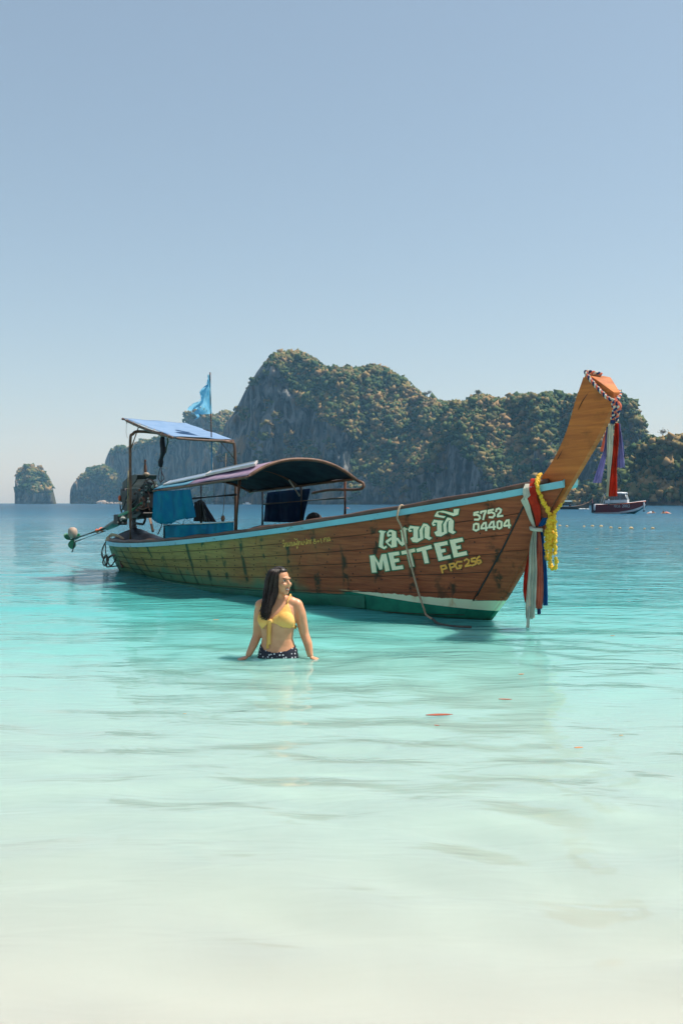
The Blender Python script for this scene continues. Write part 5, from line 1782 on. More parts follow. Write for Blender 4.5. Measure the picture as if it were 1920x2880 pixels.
# shoulders, neck, head
mb.tube(catmull([V(-.135, .01, .422), V(-.06, .012, .446), V(.015, .014, .455), V(.09, .012, .446), V(.165, .01, .424)], 5), [.046] * 4 + [.05] * 14 + [.047] * 3, 14)
mb.tube([V(.012, .018, .42), V(.018, .012, .49), V(.022, .006, .56)], [.062, .050, .050], 16)
mb.ball(HC + V(0, 0, .012) - FD * .012, (0.072, 0.092, 0.098), 24, 16, HR)
mb.ball(face(.030, 0, -.035), (0.058, 0.062, 0.075), 20, 14, HR)
mb.ball(face(.058, 0, -.092), (0.030, 0.030, 0.026), 14, 10, HR)
mb.tube([face(.080, 0, .020), face(.096, 0, -.004), face(.110, 0, -.026), face(.090, 0, -.036)], [.009, .010, .0125, .009], 10)
mb.ball(face(.088, .012, -.030), .010, 8, 6); mb.ball(face(.088, -.012, -.030), .010, 8, 6)
mb.ball(face(.070, -.034, -.030), (.024, .02, .022), 10, 8); mb.ball(face(.070, .034, -.030), (.024, .02, .022), 10, 8)
mb.tube([face(.078, -.036, .022), face(.088, -.012, .022), face(.088, .012, .022), face(.078, .036, .022)], .010, 8)
mb.ball(V(.160, .010, .414), (.052, .052, .056), 16, 12); mb.ball(V(-.138, .010, .412), (.049, .05, .054), 16, 12)
mb.ball(V(.120, .012, .432), (.05, .048, .04), 14, 10); mb.ball(V(-.095, .012, .432), (.05, .048, .04), 14, 10)
# bust
mb.ball(V(.066, -.066, .300), (.072, .062, .070), 18, 12)
mb.ball(V(-.098, -.056, .298), (.062, .060, .068), 18, 12)
# arms with hands
def arm(pts, rad):
    mb.tube(catmull(pts, 5), list(np.interp(np.linspace(0, 1, (len(pts) - 1) * 5 + 1), np.linspace(0, 1, len(pts)), rad)), 14)
arm([V(.160, .01, .420), V(.186, .012, .345), V(.203, .018, .265), V(.222, .022, .178), V(.250, .0, .105), V(.264, -.02, .040), V(.272, -.03, .002)], [.050, .050, .045, .039, .037, .029, .024])
arm([V(-.135, .01, .418), V(-.150, .014, .345), V(-.160, .022, .265), V(-.168, .03, .175), V(-.190, .0, .110), V(-.220, -.028, .044), V(-.238, -.04, .008)], [.046, .046, .042, .038, .036, .029, .024])
def hand(w, d, side, spread=.20, droop=-.10):
    """palm, four unequal bent fingers and a thumb leaving the side of the palm"""
    d = d.normalized()
    s = d.cross(V(0, 0, 1)).normalized() * side
    mb.ball(w + d * .042 + V(0, 0, -.002), (.046, .036, .015), 14, 8, Matrix((d, s, d.cross(s))).transposed())
    for k, ln in enumerate((.062, .074, .070, .054)):
        a = (k - 1.5) * spread
        dd = (d * math.cos(a) + s * math.sin(a)).normalized()
        b0 = w + d * .070 + s * ((k - 1.5) * .0195)
        mb.tube([b0 - dd * .03, b0, b0 + dd * ln * .5 + V(0, 0, .004), b0 + dd * ln * .8 + V(0, 0, droop * .03), b0 + dd * ln + V(0, 0, droop * .09)], [.0088, .0088, .0082, .0075, .006], 8)
    th = (d * .75 + s * -.8).normalized()
    b0 = w + d * .025 - s * .022
    mb.tube([b0, b0 + th * .03 + V(0, 0, -.003), b0 + th * .058 + V(0, 0, -.008)], [.011, .0095, .007], 8)
hand(V(.272, -.03, -.004), V(.88, -.36, -.26), 1)
hand(V(-.238, -.04, .002), V(-.88, -.38, -.28), -1)
body_me = remeshed(mb, 0.0058, 7, 'body')
body_me.materials.append(SKIN)
body = link('body', body_me, None, woman, smooth=True)

# cloth cut from the body's own surface
def W6(x, y):
    """sketch coordinates to world direction on the woman"""
    return 620 + x / 4.612, 1560 + y / 4.612
def to_uv(p):
    Y = WY + p[1]
    return 960 + FPX * (WX + p[0]) / Y, HOR - FPX * (p[2] - EYE) / Y
nv = len(body_me.vertices)
co = np.empty(nv * 3); body_me.vertices.foreach_get('co', co); co = co.reshape(-1, 3)
nrm_ = np.empty(nv * 3); body_me.vertices.foreach_get('normal', nrm_); nrm_ = nrm_.reshape(-1, 3)
uvb = np.stack([960 + FPX * (WX + co[:, 0]) / (WY + co[:, 1]), HOR - FPX * (co[:, 2] - EYE) / (WY + co[:, 1])], -1)
faces_ = [tuple(p.vertices) for p in body_me.polygons]
def patch(name, keep, off, mat, thick=0.004, smooth_it=3):
    idx = {}
    vs, fs = [], []
    for f in faces_:
        if all(keep[i] for i in f):
            q = []
            for i in f:
                if i not in idx:
                    idx[i] = len(vs); vs.append(co[i] + nrm_[i] * off)
                q.append(idx[i])
            fs.append(tuple(q))
    me = bpy.data.meshes.new(name)
    me.from_pydata([tuple(v) for v in vs], [], fs); me.update()
    me.materials.append(mat)
    o = link(name, me, None, woman, smooth=True)
    if smooth_it:
        s = o.modifiers.new('s', 'SMOOTH'); s.iterations = smooth_it; s.factor = .5
    so = o.modifiers.new('so', 'SOLIDIFY'); so.thickness = thick; so.offset = 0
    return o
YEL = cloth('yellow_swim_cloth', (0.95, 0.58, 0.19), (0.92, 0.50, 0.13), 0.2, 9, 0.7)
cups = [[(872, 610), (905, 700), (965, 890), (952, 948), (900, 948), (810, 936), (720, 905), (655, 885), (640, 845), (690, 800), (770, 735), (845, 640)],
        [(530, 700), (560, 740), (600, 830), (640, 845), (640, 885), (600, 905), (545, 962), (500, 890), (484, 840)]]
front = (nrm_[:, 1] < 0.35) & (np.abs(co[:, 0]) < .20)
armless = ~((co[:, 0] > .158) | (co[:, 0] < -.152))
keep = np.zeros(nv, bool)
for poly in cups:
    keep |= inpoly(uvb[:, 0], uvb[:, 1], [W6(*q) for q in poly])
top_ = patch('bikini_top', keep & front & armless, 0.006, YEL)
def bpt(x, y, off=0.008):
    """nearest point on the body seen at sketch position"""
    u, v = W6(x, y)
    d = (uvb[:, 0] - u) ** 2 + (uvb[:, 1] - v) ** 2 + np.where(nrm_[:, 1] < 0.2, 0, 1e6)
    i = int(np.argmin(d + (co[:, 1] + .3) * 20))
    return Vector(co[i] + nrm_[i] * off)
MB().tube(catmull([bpt(862, 640), bpt(880, 590), bpt(897, 548), bpt(905, 522) + V(0, .01, .004), V(.11, .05, .46), V(.07, .07, .42)], 5), 0.0075, 7, squash=.6).build('strap', YEL, top_)
MB().tube(catmull([bpt(535, 720), bpt(528, 680), bpt(535, 640), V(-.10, .03, .465), V(-.07, .07, .42)], 5), 0.0065, 7).build('strap', YEL, top_)
ring_ = [V(.155 * math.cos(a), .002 + .108 * math.sin(a), .245 - .01 * math.cos(a)) for a in np.linspace(.25, math.pi - .25, 22)]
MB().tube(ring_, 0.011, 7, squash=1.6).build('back_strap', YEL, top_)
kp = bpt(636, 862, .014)
MB().ball(kp, (.017, .015, .021), 12, 8).build('bow_knot', YEL, top_)
def tie(rows, seed):
    P = []
    lf = catmull([Vector((a, y, 0)) for a, b, y in rows], 5); rg = catmull([Vector((b, y, 0)) for a, b, y in rows], 5)
    for a, b in zip(lf, rg):
        row = []
        for j in range(7):
            g_ = j / 6
            x = a.x + (b.x - a.x) * g_
            u, v = W6(x, a.y)
            dep = -.118 + (0.022 * max(0, (a.y - 860) / 350)) - .006 * math.sin(g_ * 6.3 + seed)
            Y = WY + dep
            row.append(Vector(((u - 960) / FPX * Y - WX, dep, EYE + (HOR - v) / FPX * Y)))
        P.append(row)
    return MB().slab(P, (0, .004, 0))
tie([(612, 660, 850), (610, 662, 900), (612, 655, 1020), (605, 652, 1165)], 0).build('tie_end', YEL, top_)
tie([(612, 640, 860), (604, 632, 950), (600, 628, 1080), (592, 626, 1218)], 2).build('tie_end', YEL, top_)
# dotted bottoms
t = NT('dotted_swim_cloth')
v_ = t.coord('Object', (1, 1, 1))
vo = t.n('ShaderNodeTexVoronoi'); vo.feature = 'F1'; vo.inputs['Scale'].default_value = 42; vo.inputs['Randomness'].default_value = 0.55
t.l(v_, vo.inputs['Vector'])
c = t.mix(t.sstep(vo.outputs['Distance'], 0.30, 0.24), (0.012, 0.014, 0.028), (0.62, 0.62, 0.66))
DOT = t.done(t.bsdf(c, 0.6, 0, None, 0.3))
zb_ = np.interp(co[:, 0], [-.17, -.138, -.1, -.017, .078, .142, .17], [.115, .108, .066, .043, .060, .088, .10])
keep = (co[:, 2] < zb_) & (co[:, 2] > -.17) & (np.abs(co[:, 0]) < .20) & ~((np.abs(co[:, 0]) > .160) & (co[:, 2] > .02)) & ~((np.abs(co[:, 0]) > .146) & (co[:, 2] > .06))
bot_ = patch('bikini_bottom', keep, 0.005, DOT)

# face
EYEW = simple('eye_white', (0.50, 0.46, 0.42), None, 30, 0.3, bump=0)
IRIS = simple('iris', (0.03, 0.02, 0.015), None, 30, 0.2, bump=0)
LIPS = simple('lips', (0.40, 0.15, 0.11), (0.34, 0.12, 0.09), 40, 0.4, bump=0)
TEETH = simple('teeth', (0.80, 0.76, 0.70), None, 40, 0.3, bump=0)
for s in (-1, 1):
    e = MB().ball(face(.0765, s * .031, .004), (.0115, .008, .0055), 12, 8, HR).build('eye', EYEW, woman)
    MB().ball(face(.0832, s * .031 + .002, .0042), (.0058, .0032, .0052), 10, 6, HR).build('iris', IRIS, e)
    MB().tube([face(.0815, s * .031 - .013, .0085), face(.0885, s * .031 - .002, .0125), face(.0840, s * .031 + .012, .0090)], [.0022, .0028, .0022], 6).build('eyelash', HAIR, e)
    MB().tube([face(.089, s * .014, .0265), face(.0875, s * .030, .0295), face(.077, s * .047, .0240)], [.0018, .0026, .0014], 6).build('eyebrow', HAIR, woman)
lip = MB().tube(catmull([face(.078, -.024, -.060), face(.092, -.011, -.058), face(.0955, 0, -.0595), face(.092, .011, -.058), face(.078, .024, -.060)], 4), [.002] + [.0034] * 15 + [.002], 7).build('upper_lip', LIPS, woman)
MB().tube(catmull([face(.078, -.023, -.063), face(.088, -.012, -.074), face(.0905, 0, -.077), face(.088, .012, -.074), face(.078, .023, -.063)], 4), [.002] + [.0036] * 15 + [.002], 7).build('lower_lip', LIPS, woman)
MB().tube(catmull([face(.077, -.019, -.063), face(.088, -.009, -.066), face(.0905, 0, -.067), face(.088, .009, -.066), face(.077, .019, -.063)], 4), .0042, 7).build('teeth', TEETH, woman)

# long wet hair, swept to the near shoulder
mb = MB()
cap = []
for i in range(15):
    ph_ = i / 14
    row = []
    for j in range(33):
        th = 2 * math.pi * j / 32
        el = math.pi / 2 - ph_ * R(118)
        dvec = HR @ Vector((math.cos(el) * math.cos(th), math.cos(el) * math.sin(th), math.sin(el)))
        fwd = dvec.dot(FD)
        # leave the face open: pull the cap up in front
        lim = 0.42 if el < R(55) else 2
        r_ = Vector((0.080, 0.101, 0.106))
        p = HC + V(0, 0, .012) - FD * .012 + HR @ Vector((math.cos(el) * math.cos(th) * r_.x, math.cos(el) * math.sin(th) * r_.y, math.sin(el) * r_.z))
        if fwd > 0.35 and el < R(40):
            p = p - FD * (0.040 * min(1, (fwd - .35) * 4) * min(1, (R(40) - el) / R(12)))
        row.append(p)
    cap.append(row)
mb.grid(cap)
hr = random.Random(21)
def hair_pt(x, y, dep):
    u, v = W6(x, y)
    Y = WY + dep
    return Vector(((u - 960) / FPX * Y - WX, dep, EYE + (HOR - v) / FPX * Y))
for k in range(210):
    f = hr.random()
    dl = hr.random()
    j = lambda a: hr.gauss(0, a)
    bulge = math.sin(math.pi * min(1, max(0, f)))
    end = hr.uniform(0, 1)
    pts = [hair_pt(705 + 70 * f + j(6), 168 + 26 * abs(f - .45) + j(3), -.015 - .03 * f + .05 * (1 - dl) * (1 - f)),
           hair_pt(628 + 152 * f + j(5), 225 + 20 * f + j(6), -.045 - .045 * bulge + .06 * (1 - dl)),
           hair_pt(588 + 186 * f + j(5), 330 + j(8), -.055 - .040 * bulge + .07 * (1 - dl)),
           hair_pt(565 + 190 * f + j(6), 460 + j(8), -.058 - .035 * bulge + .07 * (1 - dl)),
           hair_pt(550 + 155 * f + j(6), 600 + j(8), -.085 - .030 * bulge + .04 * (1 - dl)),
           hair_pt(530 + 130 * f + j(7), 710 + j(8), -.105 - .030 * bulge + .03 * (1 - dl)),
           hair_pt(545 + 80 * f + j(12) - 35 * (hr.random() < .15), 745 + 110 * end + j(8), -.125 - .02 * bulge + .02 * (1 - dl))]
    if hr.random() < .25: pts = pts[:-1]
    q = catmull(pts, 5)
    n = len(q)
    ph_, wv = hr.random() * 6.28, hr.uniform(.002, .007)
    for i in range(n):
        g_ = max(0, i / (n - 1) - .45) / .55
        q[i] = q[i] + V(wv * g_ * math.sin(i * .9 + ph_), wv * g_ * math.cos(i * .8 + ph_), 0)
    r0 = hr.uniform(.0035, .0075)
    mb.tube(q, [r0 * (1 - .75 * (i / (n - 1)) ** 2) for i in range(n)], 5)
# the far side, tucked behind the head
for k in range(26):
    f = k / 25
    a = face(.045 - .05 * f, .02 + .045 * f, .098 - .012 * f)
    b = face(-.02 - .03 * f, .076, .04 + hr.gauss(0, .01)); c_ = face(-.055, .06, -.08)
    mb.tube(catmull([a, a.lerp(b, .5) + SD * .018 + V(0, 0, .01), b, c_], 4), hr.uniform(.004, .006), 5)
tag(mb.build('hair', HAIR, woman), kind='stuff')

# ================================================================ afloat further out
# ---- leaves on the water
def leaf_mesh(ln, wd, curl, seed):
    P = []
    for i in range(9):
        f = i / 8
        w = wd * math.sin(math.pi * min(1, f * .93 + .05)) ** .8 / 2
        row = []
        for j in range(5):
            g_ = (j - 2) / 2
            row.append(Vector((ln * (f - .5), w * g_ + .08 * ln * math.sin(f * 2.5 + seed), .006 + curl * (2 * f - 1) ** 2 * ln + abs(g_) * w * .35)))
        P.append(row)
    mb = MB().slab(P, (0, 0, -.002))
    return mb
LEAFM = [simple('leaf_rust', (0.42, 0.085, 0.035), (0.26, 0.05, 0.02), 20, .5), simple('leaf_orange', (0.62, 0.22, 0.05), (0.42, .14, .04), 20, .5), simple('leaf_tan', (0.50, 0.30, 0.12), (0.36, .2, .08), 20, .55)]
LV = [(1235, 2013, 77, 0, 5, 'large dark red leaf floating right of the woman'), (1420, 1974, 38, 0, 0, 'slim red leaf floating below the bow, under the oval one'), (1465, 1903, 18, 1, 30, 'small oval orange leaf floating below the hanging sashes'),
      (1227, 2045, 15, 0, -10, 'tiny red leaf scrap floating just below the large red leaf'), (1745, 2073, 13, 2, 20, 'tiny tan leaf scrap floating near the right edge'), (1626, 2106, 26, 1, 0, 'thin orange leaf floating lowest at the right'),
      (520, 2012, 9, 2, 0, 'tiny yellow leaf scrap floating left of the woman'), (608, 1746, 16, 1, 15, 'small orange leaf floating beside the woman, left of her shoulder'),
      (1677, 1544, 12, 1, 0, 'orange leaf floating out beyond the garland, nearer its tip'), (1876, 1559, 10, 1, 10, 'reddish leaf floating far right beyond the buoy line'), (1721, 1790, 13, 2, 0, 'yellowish leaf floating right of the hanging sash ends')]
for k, (u, v, px, m, ang, lab) in enumerate(LV):
    p = on_water(u, v)
    ln = px / FPX * p.y
    lo = leaf_mesh(ln, ln * (.24 if k < 2 else .34), .04, k).build('leaf', LEAFM[m], None)
    z_ = float(wave_z(p.x, p.y))
    lo.location = (p.x, p.y, z_ + .004)
    lo.rotation_euler = (0, 0, R(ang))
    tag(lo, lab, 'leaf', 'leaves floating on the water')

# ---- buoys of the swimming line
BUOY = simple('buoy_plastic', (0.62, 0.44, 0.22), (0.52, .35, .17), 9, .55)
BUOYD = simple('buoy_underside', (0.16, 0.11, 0.07), None, 9, .7)
BZ = [(55, 603, 40), (143, 608, 34), (353, 612, 36), (455, 607, 44), (563, 610, 50), (681, 625, 42), (790, 632, 40), (930, 634, 60), (1093, 638, 30), (1194, 634, 46)]
bl_ = ['yellow float nearest the marigold garland on the swimming line', 'second yellow float from the marigold garland on the swimming line', 'third yellow float from the garland, after a wide gap', 'fourth yellow float from the garland on the swimming line', 'fifth yellow float from the garland on the swimming line',
       'sixth yellow float from the garland on the swimming line', 'seventh yellow float from the garland, left of the largest', 'largest yellow float on the swimming line', 'smallest yellow float, right of the largest one', 'rightmost yellow float on the swimming line']
for k, (x, y, w) in enumerate(BZ):
    u, v = 1560 + x / 4.356, 1340 + (y + 7) / 4.356
    p = on_water(u, v)
    r_ = w / 4.356 / FPX * p.y / 2
    b_ = empty('buoy', (p.x, p.y, 0), random.random(), bl_[k], 'buoy', 'floats of the swimming line')
    MB().lathe((-r_, 0, .02), (r_, 0, .02), [(0, .01), (.06, r_ * .35), (.25, r_ * .62), (.5, r_ * .7), (.75, r_ * .62), (.94, r_ * .35), (1, .01)], 14).build('float_body', BUOY, b_)
    MB().tube([(-r_ * .1, 0, .02), (r_ * .1, 0, .02)], r_ * .72, 14).build('waist_band', BUOYD, b_)
    MB().tube([(r_ * math.cos(a) * .2 + r_ * 1.05, 0, .02 + r_ * .2 * math.sin(a)) for a in np.linspace(0, 6.283, 10)[:-1]], r_ * .06, 5, closed=True).build('rope_eye', BUOYD, b_)

# ---- speedboat at anchor
def boat_loft(st, n=9):
    """st: stations (x, half beam at keel..gunwale list of (y, z))"""
    P = [[Vector((x, y, z)) for y, z in prof] for x, prof in st]
    return P
p = on_water(1742, 1444.5)
SB = empty('speedboat', (p.x - .05, p.y, 0), R(-24), 'maroon and white motorboat with hardtop cabin anchored beyond the floats', 'boat')
MAR = simple('maroon_gelcoat', (0.12, 0.013, 0.023), (0.085, .011, .018), 3, .3, bump=0)
WHG = simple('white_gelcoat', (0.58, 0.60, 0.62), (0.50, .53, .57), 3, .3, bump=0)
TEALG = simple('teal_bottom', (0.02, 0.22, 0.26), (0.015, .16, .20), 3, .4, bump=0)
ORG = simple('orange_trim', (0.75, 0.14, 0.05), None, 5, .4)
GLS = simple('tinted_glass', (0.02, 0.035, 0.05), None, 5, .08, bump=0, spec=.8)
NAVF = simple('fender_navy', (0.02, 0.02, 0.03), None, 5, .5)
SX = [-3.4, -2.4, -1.2, 0, 1.0, 2.0, 2.8, 3.3, 3.6]
HBm = [1.10, 1.16, 1.2, 1.2, 1.14, .95, .62, .30, .05]
ZG = [.90, .90, .92, .96, 1.02, 1.10, 1.18, 1.22, 1.24]
ZC = [.10, .10, .12, .16, .26, .42, .62, .82, .95]     # foot of the maroon side
ZW = [-.05, -.05, -.04, 0, .08, .22, .42, .66, .85]
for nm, za, zb2, ia, ib, m in (('maroon_side', ZC, ZG, .90, 1.0, MAR), ('white_chine', ZW, ZC, .82, .90, WHG)):
    for sd in (-1, 1):
        MB().grid([[Vector((x, sd * h * ia, a)), Vector((x, sd * h * (ia + ib) / 2 * 1.01, (a + b) / 2)), Vector((x, sd * h * ib, b))] for x, h, a, b in zip(SX, HBm, za, zb2)]).build(nm, m, SB)
MB().grid([[Vector((x, -h * .82, a)), Vector((x, 0, min(-.35 + .38 * max(0, x - 1.2) ** 1.1, a))), Vector((x, h * .82, a))] for x, h, a in zip(SX, HBm, ZW)]).build('bottom', TEALG, SB)
MB().grid([[Vector((x, -h, z)), Vector((x, 0, z + .05)), Vector((x, h, z))] for x, h, z in zip(SX, HBm, ZG)]).build('deck', WHG, SB)
MB().grid([[Vector((SX[0], y * HBm[0], z)) for y in (-.9, 0, .9)] for z in (-.2, .3, .9)]).build('transom', WHG, SB, smooth=False)
for sd in (-1, 1):
    MB().tube([Vector((x, sd * (h + .01), z - .03)) for x, h, z in zip(SX, HBm, ZG)], .035, 6).build('rub_strake', ORG, SB)
cab = MB().slab([[V(-1.9, -.95, 1.02), V(-1.9, .95, 1.02)], [V(1.2, -.9, 1.08), V(1.2, .9, 1.08)]], (0, 0, .30)); cab.build('coaming', WHG, SB, smooth=False)
for sd in (-1, 1):
    MB().slab([[V(-.5, sd * .92, 1.36), V(.75, sd * .90, 1.38), V(1.15, sd * .86, 1.40)], [V(-.5, sd * .88, 1.98), V(.55, sd * .86, 1.98), V(.80, sd * .84, 1.98)]], (0, sd * -.02, 0)).build('side_window', GLS, SB, smooth=False)
    for x0, x1 in ((-.55, -.55), (.2, .2), (1.2, .82)):
        MB().tube([V(x0, sd * .93, 1.34), V(x1, sd * .89, 2.0)], .03, 6).build('window_post', WHG, SB)
    MB().tube(catmull([V(-2.5, sd * .95, 1.0), V(-2.2, sd * .95, 1.6), V(-1.8, sd * .92, 1.95), V(-.6, sd * .9, 2.02)], 5), .025, 6).build('roof_rail', WHG, SB)
    MB().slab([[V(-1.9, sd * .97, 1.30), V(-.6, sd * .97, 1.34)], [V(-1.1, sd * .95, 1.75), V(-.6, sd * .95, 1.95)]], (0, sd * -.02, 0)).build('wing_window', GLS, SB, smooth=False)
MB().slab([[V(1.2, -.86, 1.40), V(1.2, .86, 1.40)], [V(.82, -.84, 1.98), V(.82, .84, 1.98)]], (-.02, 0, 0)).build('windscreen', GLS, SB, smooth=False)
rf = MB().slab([[V(x, y, 2.03 + .10 * (1 - (y / 1.02) ** 2) - .03 * max(0, x)) for y in np.linspace(-1.02, 1.02, 7)] for x in (-1.3, -.6, .2, 1.0)], (0, 0, -.10)); rf.build('hardtop', WHG, SB)
def fender(x, y, z0, z1, r=.11):
    f_ = MB().lathe((x, y, z0), (x, y + .02, z1), [(0, .02), (.08, r), (.9, r), (1, .02)], 10).build('fender', WHG, SB)
    MB().lathe((x, y, z1 - .02), (x, y + .02, z1 - .16), [(0, r * 1.02), (.8, r * .9), (1, .02)], 10).build('fender_tip', NAVF, f_)
fender(-1.3, -1.24, 1.45, .95); fender(3.4, -.35, 1.15, .35, .10); fender(-3.3, -1.15, .95, .30, .14)
MB().box((-3.7, 0, .55), (.45, .42, .95)).build('outboard_motor', NAVF, SB, smooth=False)
# name and number on the maroon side
def side_txt(segs, x0, z0, sc):
    for seg in segs:
        pts = []
        for a, b in seg:
            x = x0 + a * sc
            h = float(np.interp(x, SX, HBm)); zc_ = float(np.interp(x, SX, ZC)); zg_ = float(np.interp(x, SX, ZG))
            z = z0 + b * sc
            f = (z - zc_) / (zg_ - zc_)
            pts.append(V(x, -(h * (.90 + .10 * f)) - .03, z))
        yield pts
DIG = {'2': [[(0, .8), (.3, 1), (.6, .8), (.5, .5), (0, 0), (.6, 0)]], '0': [[(.3, 1), (.6, .7), (.6, .3), (.3, 0), (0, .3), (0, .7), (.3, 1)]], '3': [[(0, .9), (.35, 1), (.55, .75), (.25, .52), (.6, .3), (.3, 0), (0, .1)]]}
x0 = 0.55
for ch in '2003':
    mb = MB()
    for pts in side_txt(DIG[ch], x0, .62, .30): mb.tube(pts, .030, 5)
    mb.build('letter', WHG, SB); x0 += .27
x0 = -.55
for segs in ([[(0, .1), (.1, .8), (.4, .9), (.5, 0)]], [[(0, .9), (0, 0), (.4, .1), (.4, .9)]], [[(0, .7), (.3, .9), (.4, .1), (0, 0)]], [[(0, 0), (.1, .9), (.4, .7), (.5, 0)], [(.1, 1.15), (.4, 1.25)]]):
    mb = MB()
    for pts in side_txt(segs, x0, .60, .27): mb.tube(pts, .026, 5)
    mb.build('letter', WHG, SB); x0 += .22

SB.scale = (.84, .9, 1.22)
# ---- a second longtail under way
p = on_water(1612, 1432.5)
LB = empty('longtail_boat', (p.x - 1.2, p.y, 0), R(-6), 'small dark longtail boat under way behind the marigold garland', 'boat')
xs_ = np.linspace(-4.2, 4.2, 15)
hb_ = np.interp(xs_, [-4.2, -3, 0, 2.5, 4.2], [.35, .7, .85, .55, .06])
zg2 = np.interp(xs_, [-4.2, -1, 1.5, 3, 4.2], [.55, .5, .62, .95, 1.5])
for sd in (-1, 1):
    MB().grid([[V(x, sd * h * .6, -.1), V(x, sd * h * .9, z * .5), V(x, sd * h, z)] for x, h, z in zip(xs_, hb_, zg2)]).build('hull_side', simple('dark_hull_%d' % (sd + 1), (0.035, .045, .04), (.02, .03, .03), 3, .6), LB)
    MB().tube([V(x, sd * (h + .02), z) for x, h, z in zip(xs_, hb_, zg2)], .045, 6).build('rail', simple('tan_rail_%d' % (sd + 1), (0.34, .22, .15), None, 4, .6), LB)
MB().grid([[V(x, -h * .95, z * .6), V(x, h * .95, z * .6)] for x, h, z in zip(xs_, hb_, zg2)]).build('deck', DECKWOOD, LB)
MB().tube(catmull([V(3.6, 0, .9), V(4.3, 0, 1.5), V(4.9, 0, 2.2), V(5.15, 0, 2.9)], 5), [.12] * 6 + [.14] * 6 + [.12] * 4, 8, squash=.4).build('prow', simple('tan_prow', (0.36, .20, .13), None, 4, .6), LB)
MB().tube([V(4.85, -.1, 2.0), V(4.9, -.12, 1.5), V(4.85, -.1, 1.1)], [.08, .1, .06], 6).build('prow_sash', simple('pink_sash', (0.55, .20, .18), None, 6, .8), LB)
MB().slab([[V(x, y, 1.62 + .12 * (1 - y * y)) for y in np.linspace(-.9, .9, 7)] for x in (-2.6, -1, .8)], (0, 0, -.05)).build('canopy', simple('pale_canopy', (0.30, .50, .58), None, 3, .6), LB)
for x in (-2.4, -.9, .6):
    for y in (-.8, .8):
        MB().tube([V(x, y, .5), V(x, y, 1.66)], .03, 6).build('post', BLACK, LB)
for k, (x, z, c) in enumerate(((-2.0, 1.0, (.70, .14, .05)), (-1.6, .95, (.65, .12, .05)), (-2.3, 1.85, (.6, .12, .05)), (.4, .8, (.06, .05, .05)))):
    MB().ball((x, -.3, z), (.22, .2, .32), 8, 6).build('life_jacket' if k < 3 else 'bag', simple('jacket_%d' % k, c, None, 5, .8), LB)
FOAM = simple('foam', (0.85, 0.88, 0.88), (0.75, .82, .84), 8, .8, bump=.6)
mb = MB()
for k in range(22):
    a = random.random()
    mb.ball((2.2 + a * 1.8, -.75 + .5 * a - random.random() * .5, .02 + .1 * random.random()), (.28 * random.uniform(.5, 1.2), .2, .10 * random.uniform(.5, 1.4)), 7, 5)
tag(mb.build('bow_foam', FOAM, LB), kind='stuff')

# ---- tiny boats below the cliffs
def tiny(u, v, ln, label, rz, cabin_h, hullc, sail=None):
    p = on_water(u, max(v, HOR + 1.6))
    Y = p.y
    o = empty('boat', (p.x, Y, 0), rz, label, 'boat')
    xs_ = np.linspace(-ln / 2, ln / 2, 7)
    hb_ = ln * np.array([.12, .15, .16, .155, .13, .08, .01])
    mb = MB()
    mb.grid([[V(x, -h, ln * .10 + .02 * abs(x)), V(x, -h * .8, -.1), V(x, h * .8, -.1), V(x, h, ln * .10 + .02 * abs(x)), V(x, 0, ln * .11 + .02 * abs(x))] for x, h in zip(xs_, hb_)])
    mb.build('hull', hullc, o)
    MB().box((-ln * .06, 0, ln * .10 + cabin_h / 2), (ln * .40, ln * .22, cabin_h)).build('cabin', WHG, o, smooth=False)
    MB().box((-ln * .06, 0, ln * .10 + cabin_h + .1), (ln * .5, ln * .26, .18)).build('roof', WHG if sail is None else sail, o, smooth=False)
    return o
tiny(90, 1417.2, 9, 'tiny white boat at the foot of the lone left islet', R(10), 2.2, WHG)
tiny(285, 1417.4, 10, 'tiny white boat passing below the pale headland rocks', R(-20), 1.6, WHG)
tiny(694, 1419.0, 7, 'tiny white boat seen through the open canopy', R(180), 1.5, WHG, ORG)

# ---- people swimming near the motorboat
def swimmer(u, v, lab, hairc, suit, facing):
    p = on_water(u, v)
    o = empty('person', (p.x, p.y, 0), facing, lab, 'person', None)
    mb = MB()
    mb.tube(catmull([V(-.75, 0, -.10), V(-.3, 0, -.02), V(.05, 0, .03), V(.20, 0, .04)], 4), [.07, .08, .09, .11, .14, .15, .155, .16, .17, .17, .16, .14, .10], 10)
    mb.tube([V(.16, 0, .06), V(.30, 0, .14)], .06, 8)
    mb.ball((.36, 0, .20), (.10, .085, .12), 12, 8)
    for s in (-1, 1):
        mb.tube(catmull([V(.12, s * .16, .05), V(.25, s * .30, .05 + .06 * (s < 0)), V(.55, s * .24, .02)], 4), [.055] * 4 + [.042] * 4 + [.03], 8)
    for s in (-1, 1):
        mb.ball((.60, s * .235, .02), (.06, .035, .02), 8, 6)
    me = remeshed(mb, .02, 2, 'body'); me.materials.append(SKIN)
    link('body', me, None, o, smooth=True)
    mb = MB().ball((.345, 0, .235), (.105, .095, .10), 12, 8)
    mb.build('hair', hairc, o)
    MB().tube(catmull([V(-.35, 0, -.01), V(0, 0, .04), V(.14, 0, .05)], 4), [.10, .13, .16, .172, .178, .18, .178, .17, .15], 10).build('swim_vest', suit, o)
    return o
swimmer(1828, 1443.5, 'dark haired swimmer just right of the anchored motorboat', HAIR, WHG, R(20))
swimmer(1872, 1444, 'swimmer in orange vest furthest right, near the picture edge', simple('brown_hair', (.12, .05, .03), None, 9, .6), ORG, R(170))
swimmer(977, 1430, 'swimmer in orange vest right of the canopy posts, by himself'.replace(', by himself', ''), simple('black_hair', (.02, .015, .012), None, 9, .6), ORG, R(150))

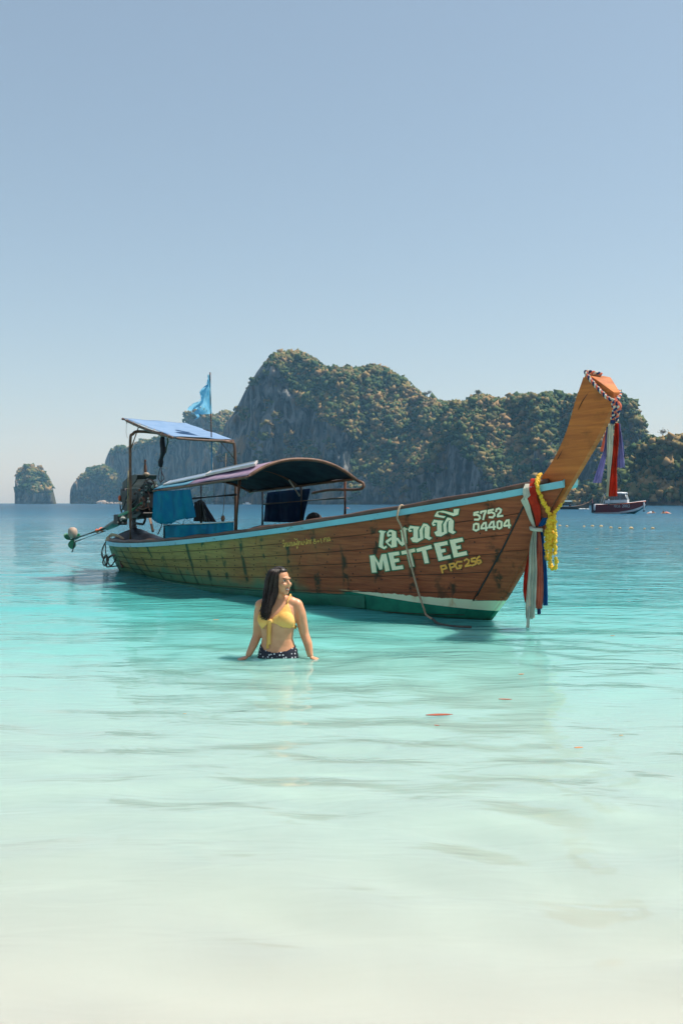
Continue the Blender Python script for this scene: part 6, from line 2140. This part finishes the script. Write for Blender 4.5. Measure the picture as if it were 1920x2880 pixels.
# ---- trees that stand clear on the skyline
BARK = simple('pale_bark', (0.22, 0.18, 0.15), (0.14, .11, .09), 3, .9)
DRYL = foliage('dry_leaves', [(0, (.12, .085, .05)), (.5, (.16, .12, .07)), (1, (.10, .11, .04))])
def skyline_tree(u, v_base, v_top, Y, lab, dens, seed, leafm):
    r_ = random.Random(seed)
    b = at(u, v_base, Y); tz = (v_base - v_top) / FPX * Y
    o = empty('tree', b, 0, lab, 'tree')
    mb = MB()
    top = V(r_.uniform(-.6, .6), 0, tz * .62)
    mb.tube(catmull([V(0, 0, -6), V(.2, 0, tz * .25), top], 4), [.45, .45, .42, .4, .36, .33, .3, .28, .25], 7)
    ends = []
    for k in range(9):
        a = r_.uniform(0, 6.28); l_ = tz * r_.uniform(.25, .42)
        s_ = V(0, 0, tz * r_.uniform(.35, .6)) + top * .3
        e = s_ + V(math.cos(a) * l_ * .95, math.sin(a) * l_ * .6, l_ * r_.uniform(.35, .9))
        mb.tube([s_, s_.lerp(e, .5) + V(0, 0, .3), e], [.22, .15, .06], 5)
        ends.append(e)
        for q in range(2):
            a2 = r_.uniform(0, 6.28)
            e2 = s_.lerp(e, .6) + V(math.cos(a2), math.sin(a2), .7) * l_ * .4
            mb.tube([s_.lerp(e, .55), e2], [.10, .03], 4); ends.append(e2)
    mb.build('trunk', BARK, o)
    P = np.array([[*(e + V(r_.gauss(0, .6), r_.gauss(0, .6), r_.gauss(0, .5)))] for e in ends for _ in range(dens)])
    cr = clumps('crown', P, np.full(len(P), tz * .055), leafm, tufts=7)
    cr.parent = o
    cr['kind'] = 'stuff'
skyline_tree(1200, 1128, 1102, 900, 'thin bare tree on the saddle right of the main peak', 2, 3, DRYL)
skyline_tree(1862, 1236, 1210, 560, 'thin spreading tree on the low right skyline', 2, 9, DRYL)
skyline_tree(1345, 1122, 1100, 760, 'rounded green tree standing up on the right ridge', 6, 14, FOREST)

# ---- pale boulders along the foot of the far cliffs
PALE = simple('pale_boulder', (0.42, .36, .31), (.22, .19, .17), .35, .95, bump=.8, bdist=1.0)
for k in range(9):
    u = 282 + k * 11 + random.uniform(-3, 3)
    Y = 1500
    c_ = at(u, 1416, Y)
    mb = MB()
    r0 = random.uniform(3.0, 7.0) * (1 - .05 * k)
    bmr = bmesh.new(); bmesh.ops.create_icosphere(bmr, subdivisions=2, radius=1)
    for v in bmr.verts:
        v.co *= 1 + .35 * mnoise.noise(v.co * 1.6 + Vector((k * 3.1, 0, 0)))
        v.co = Vector((v.co.x * r0 * 1.2, v.co.y * r0, max(v.co.z * r0 * 1.1, -1)))
    me = bpy.data.meshes.new('boulder'); bmr.to_mesh(me); bmr.free()
    o = link('boulder', me, PALE); o.location = (c_.x, Y, 0)
    tag(o, 'pale boulder in the row at the foot of the far left cliffs', 'boulder', 'boulders below the far cliffs')
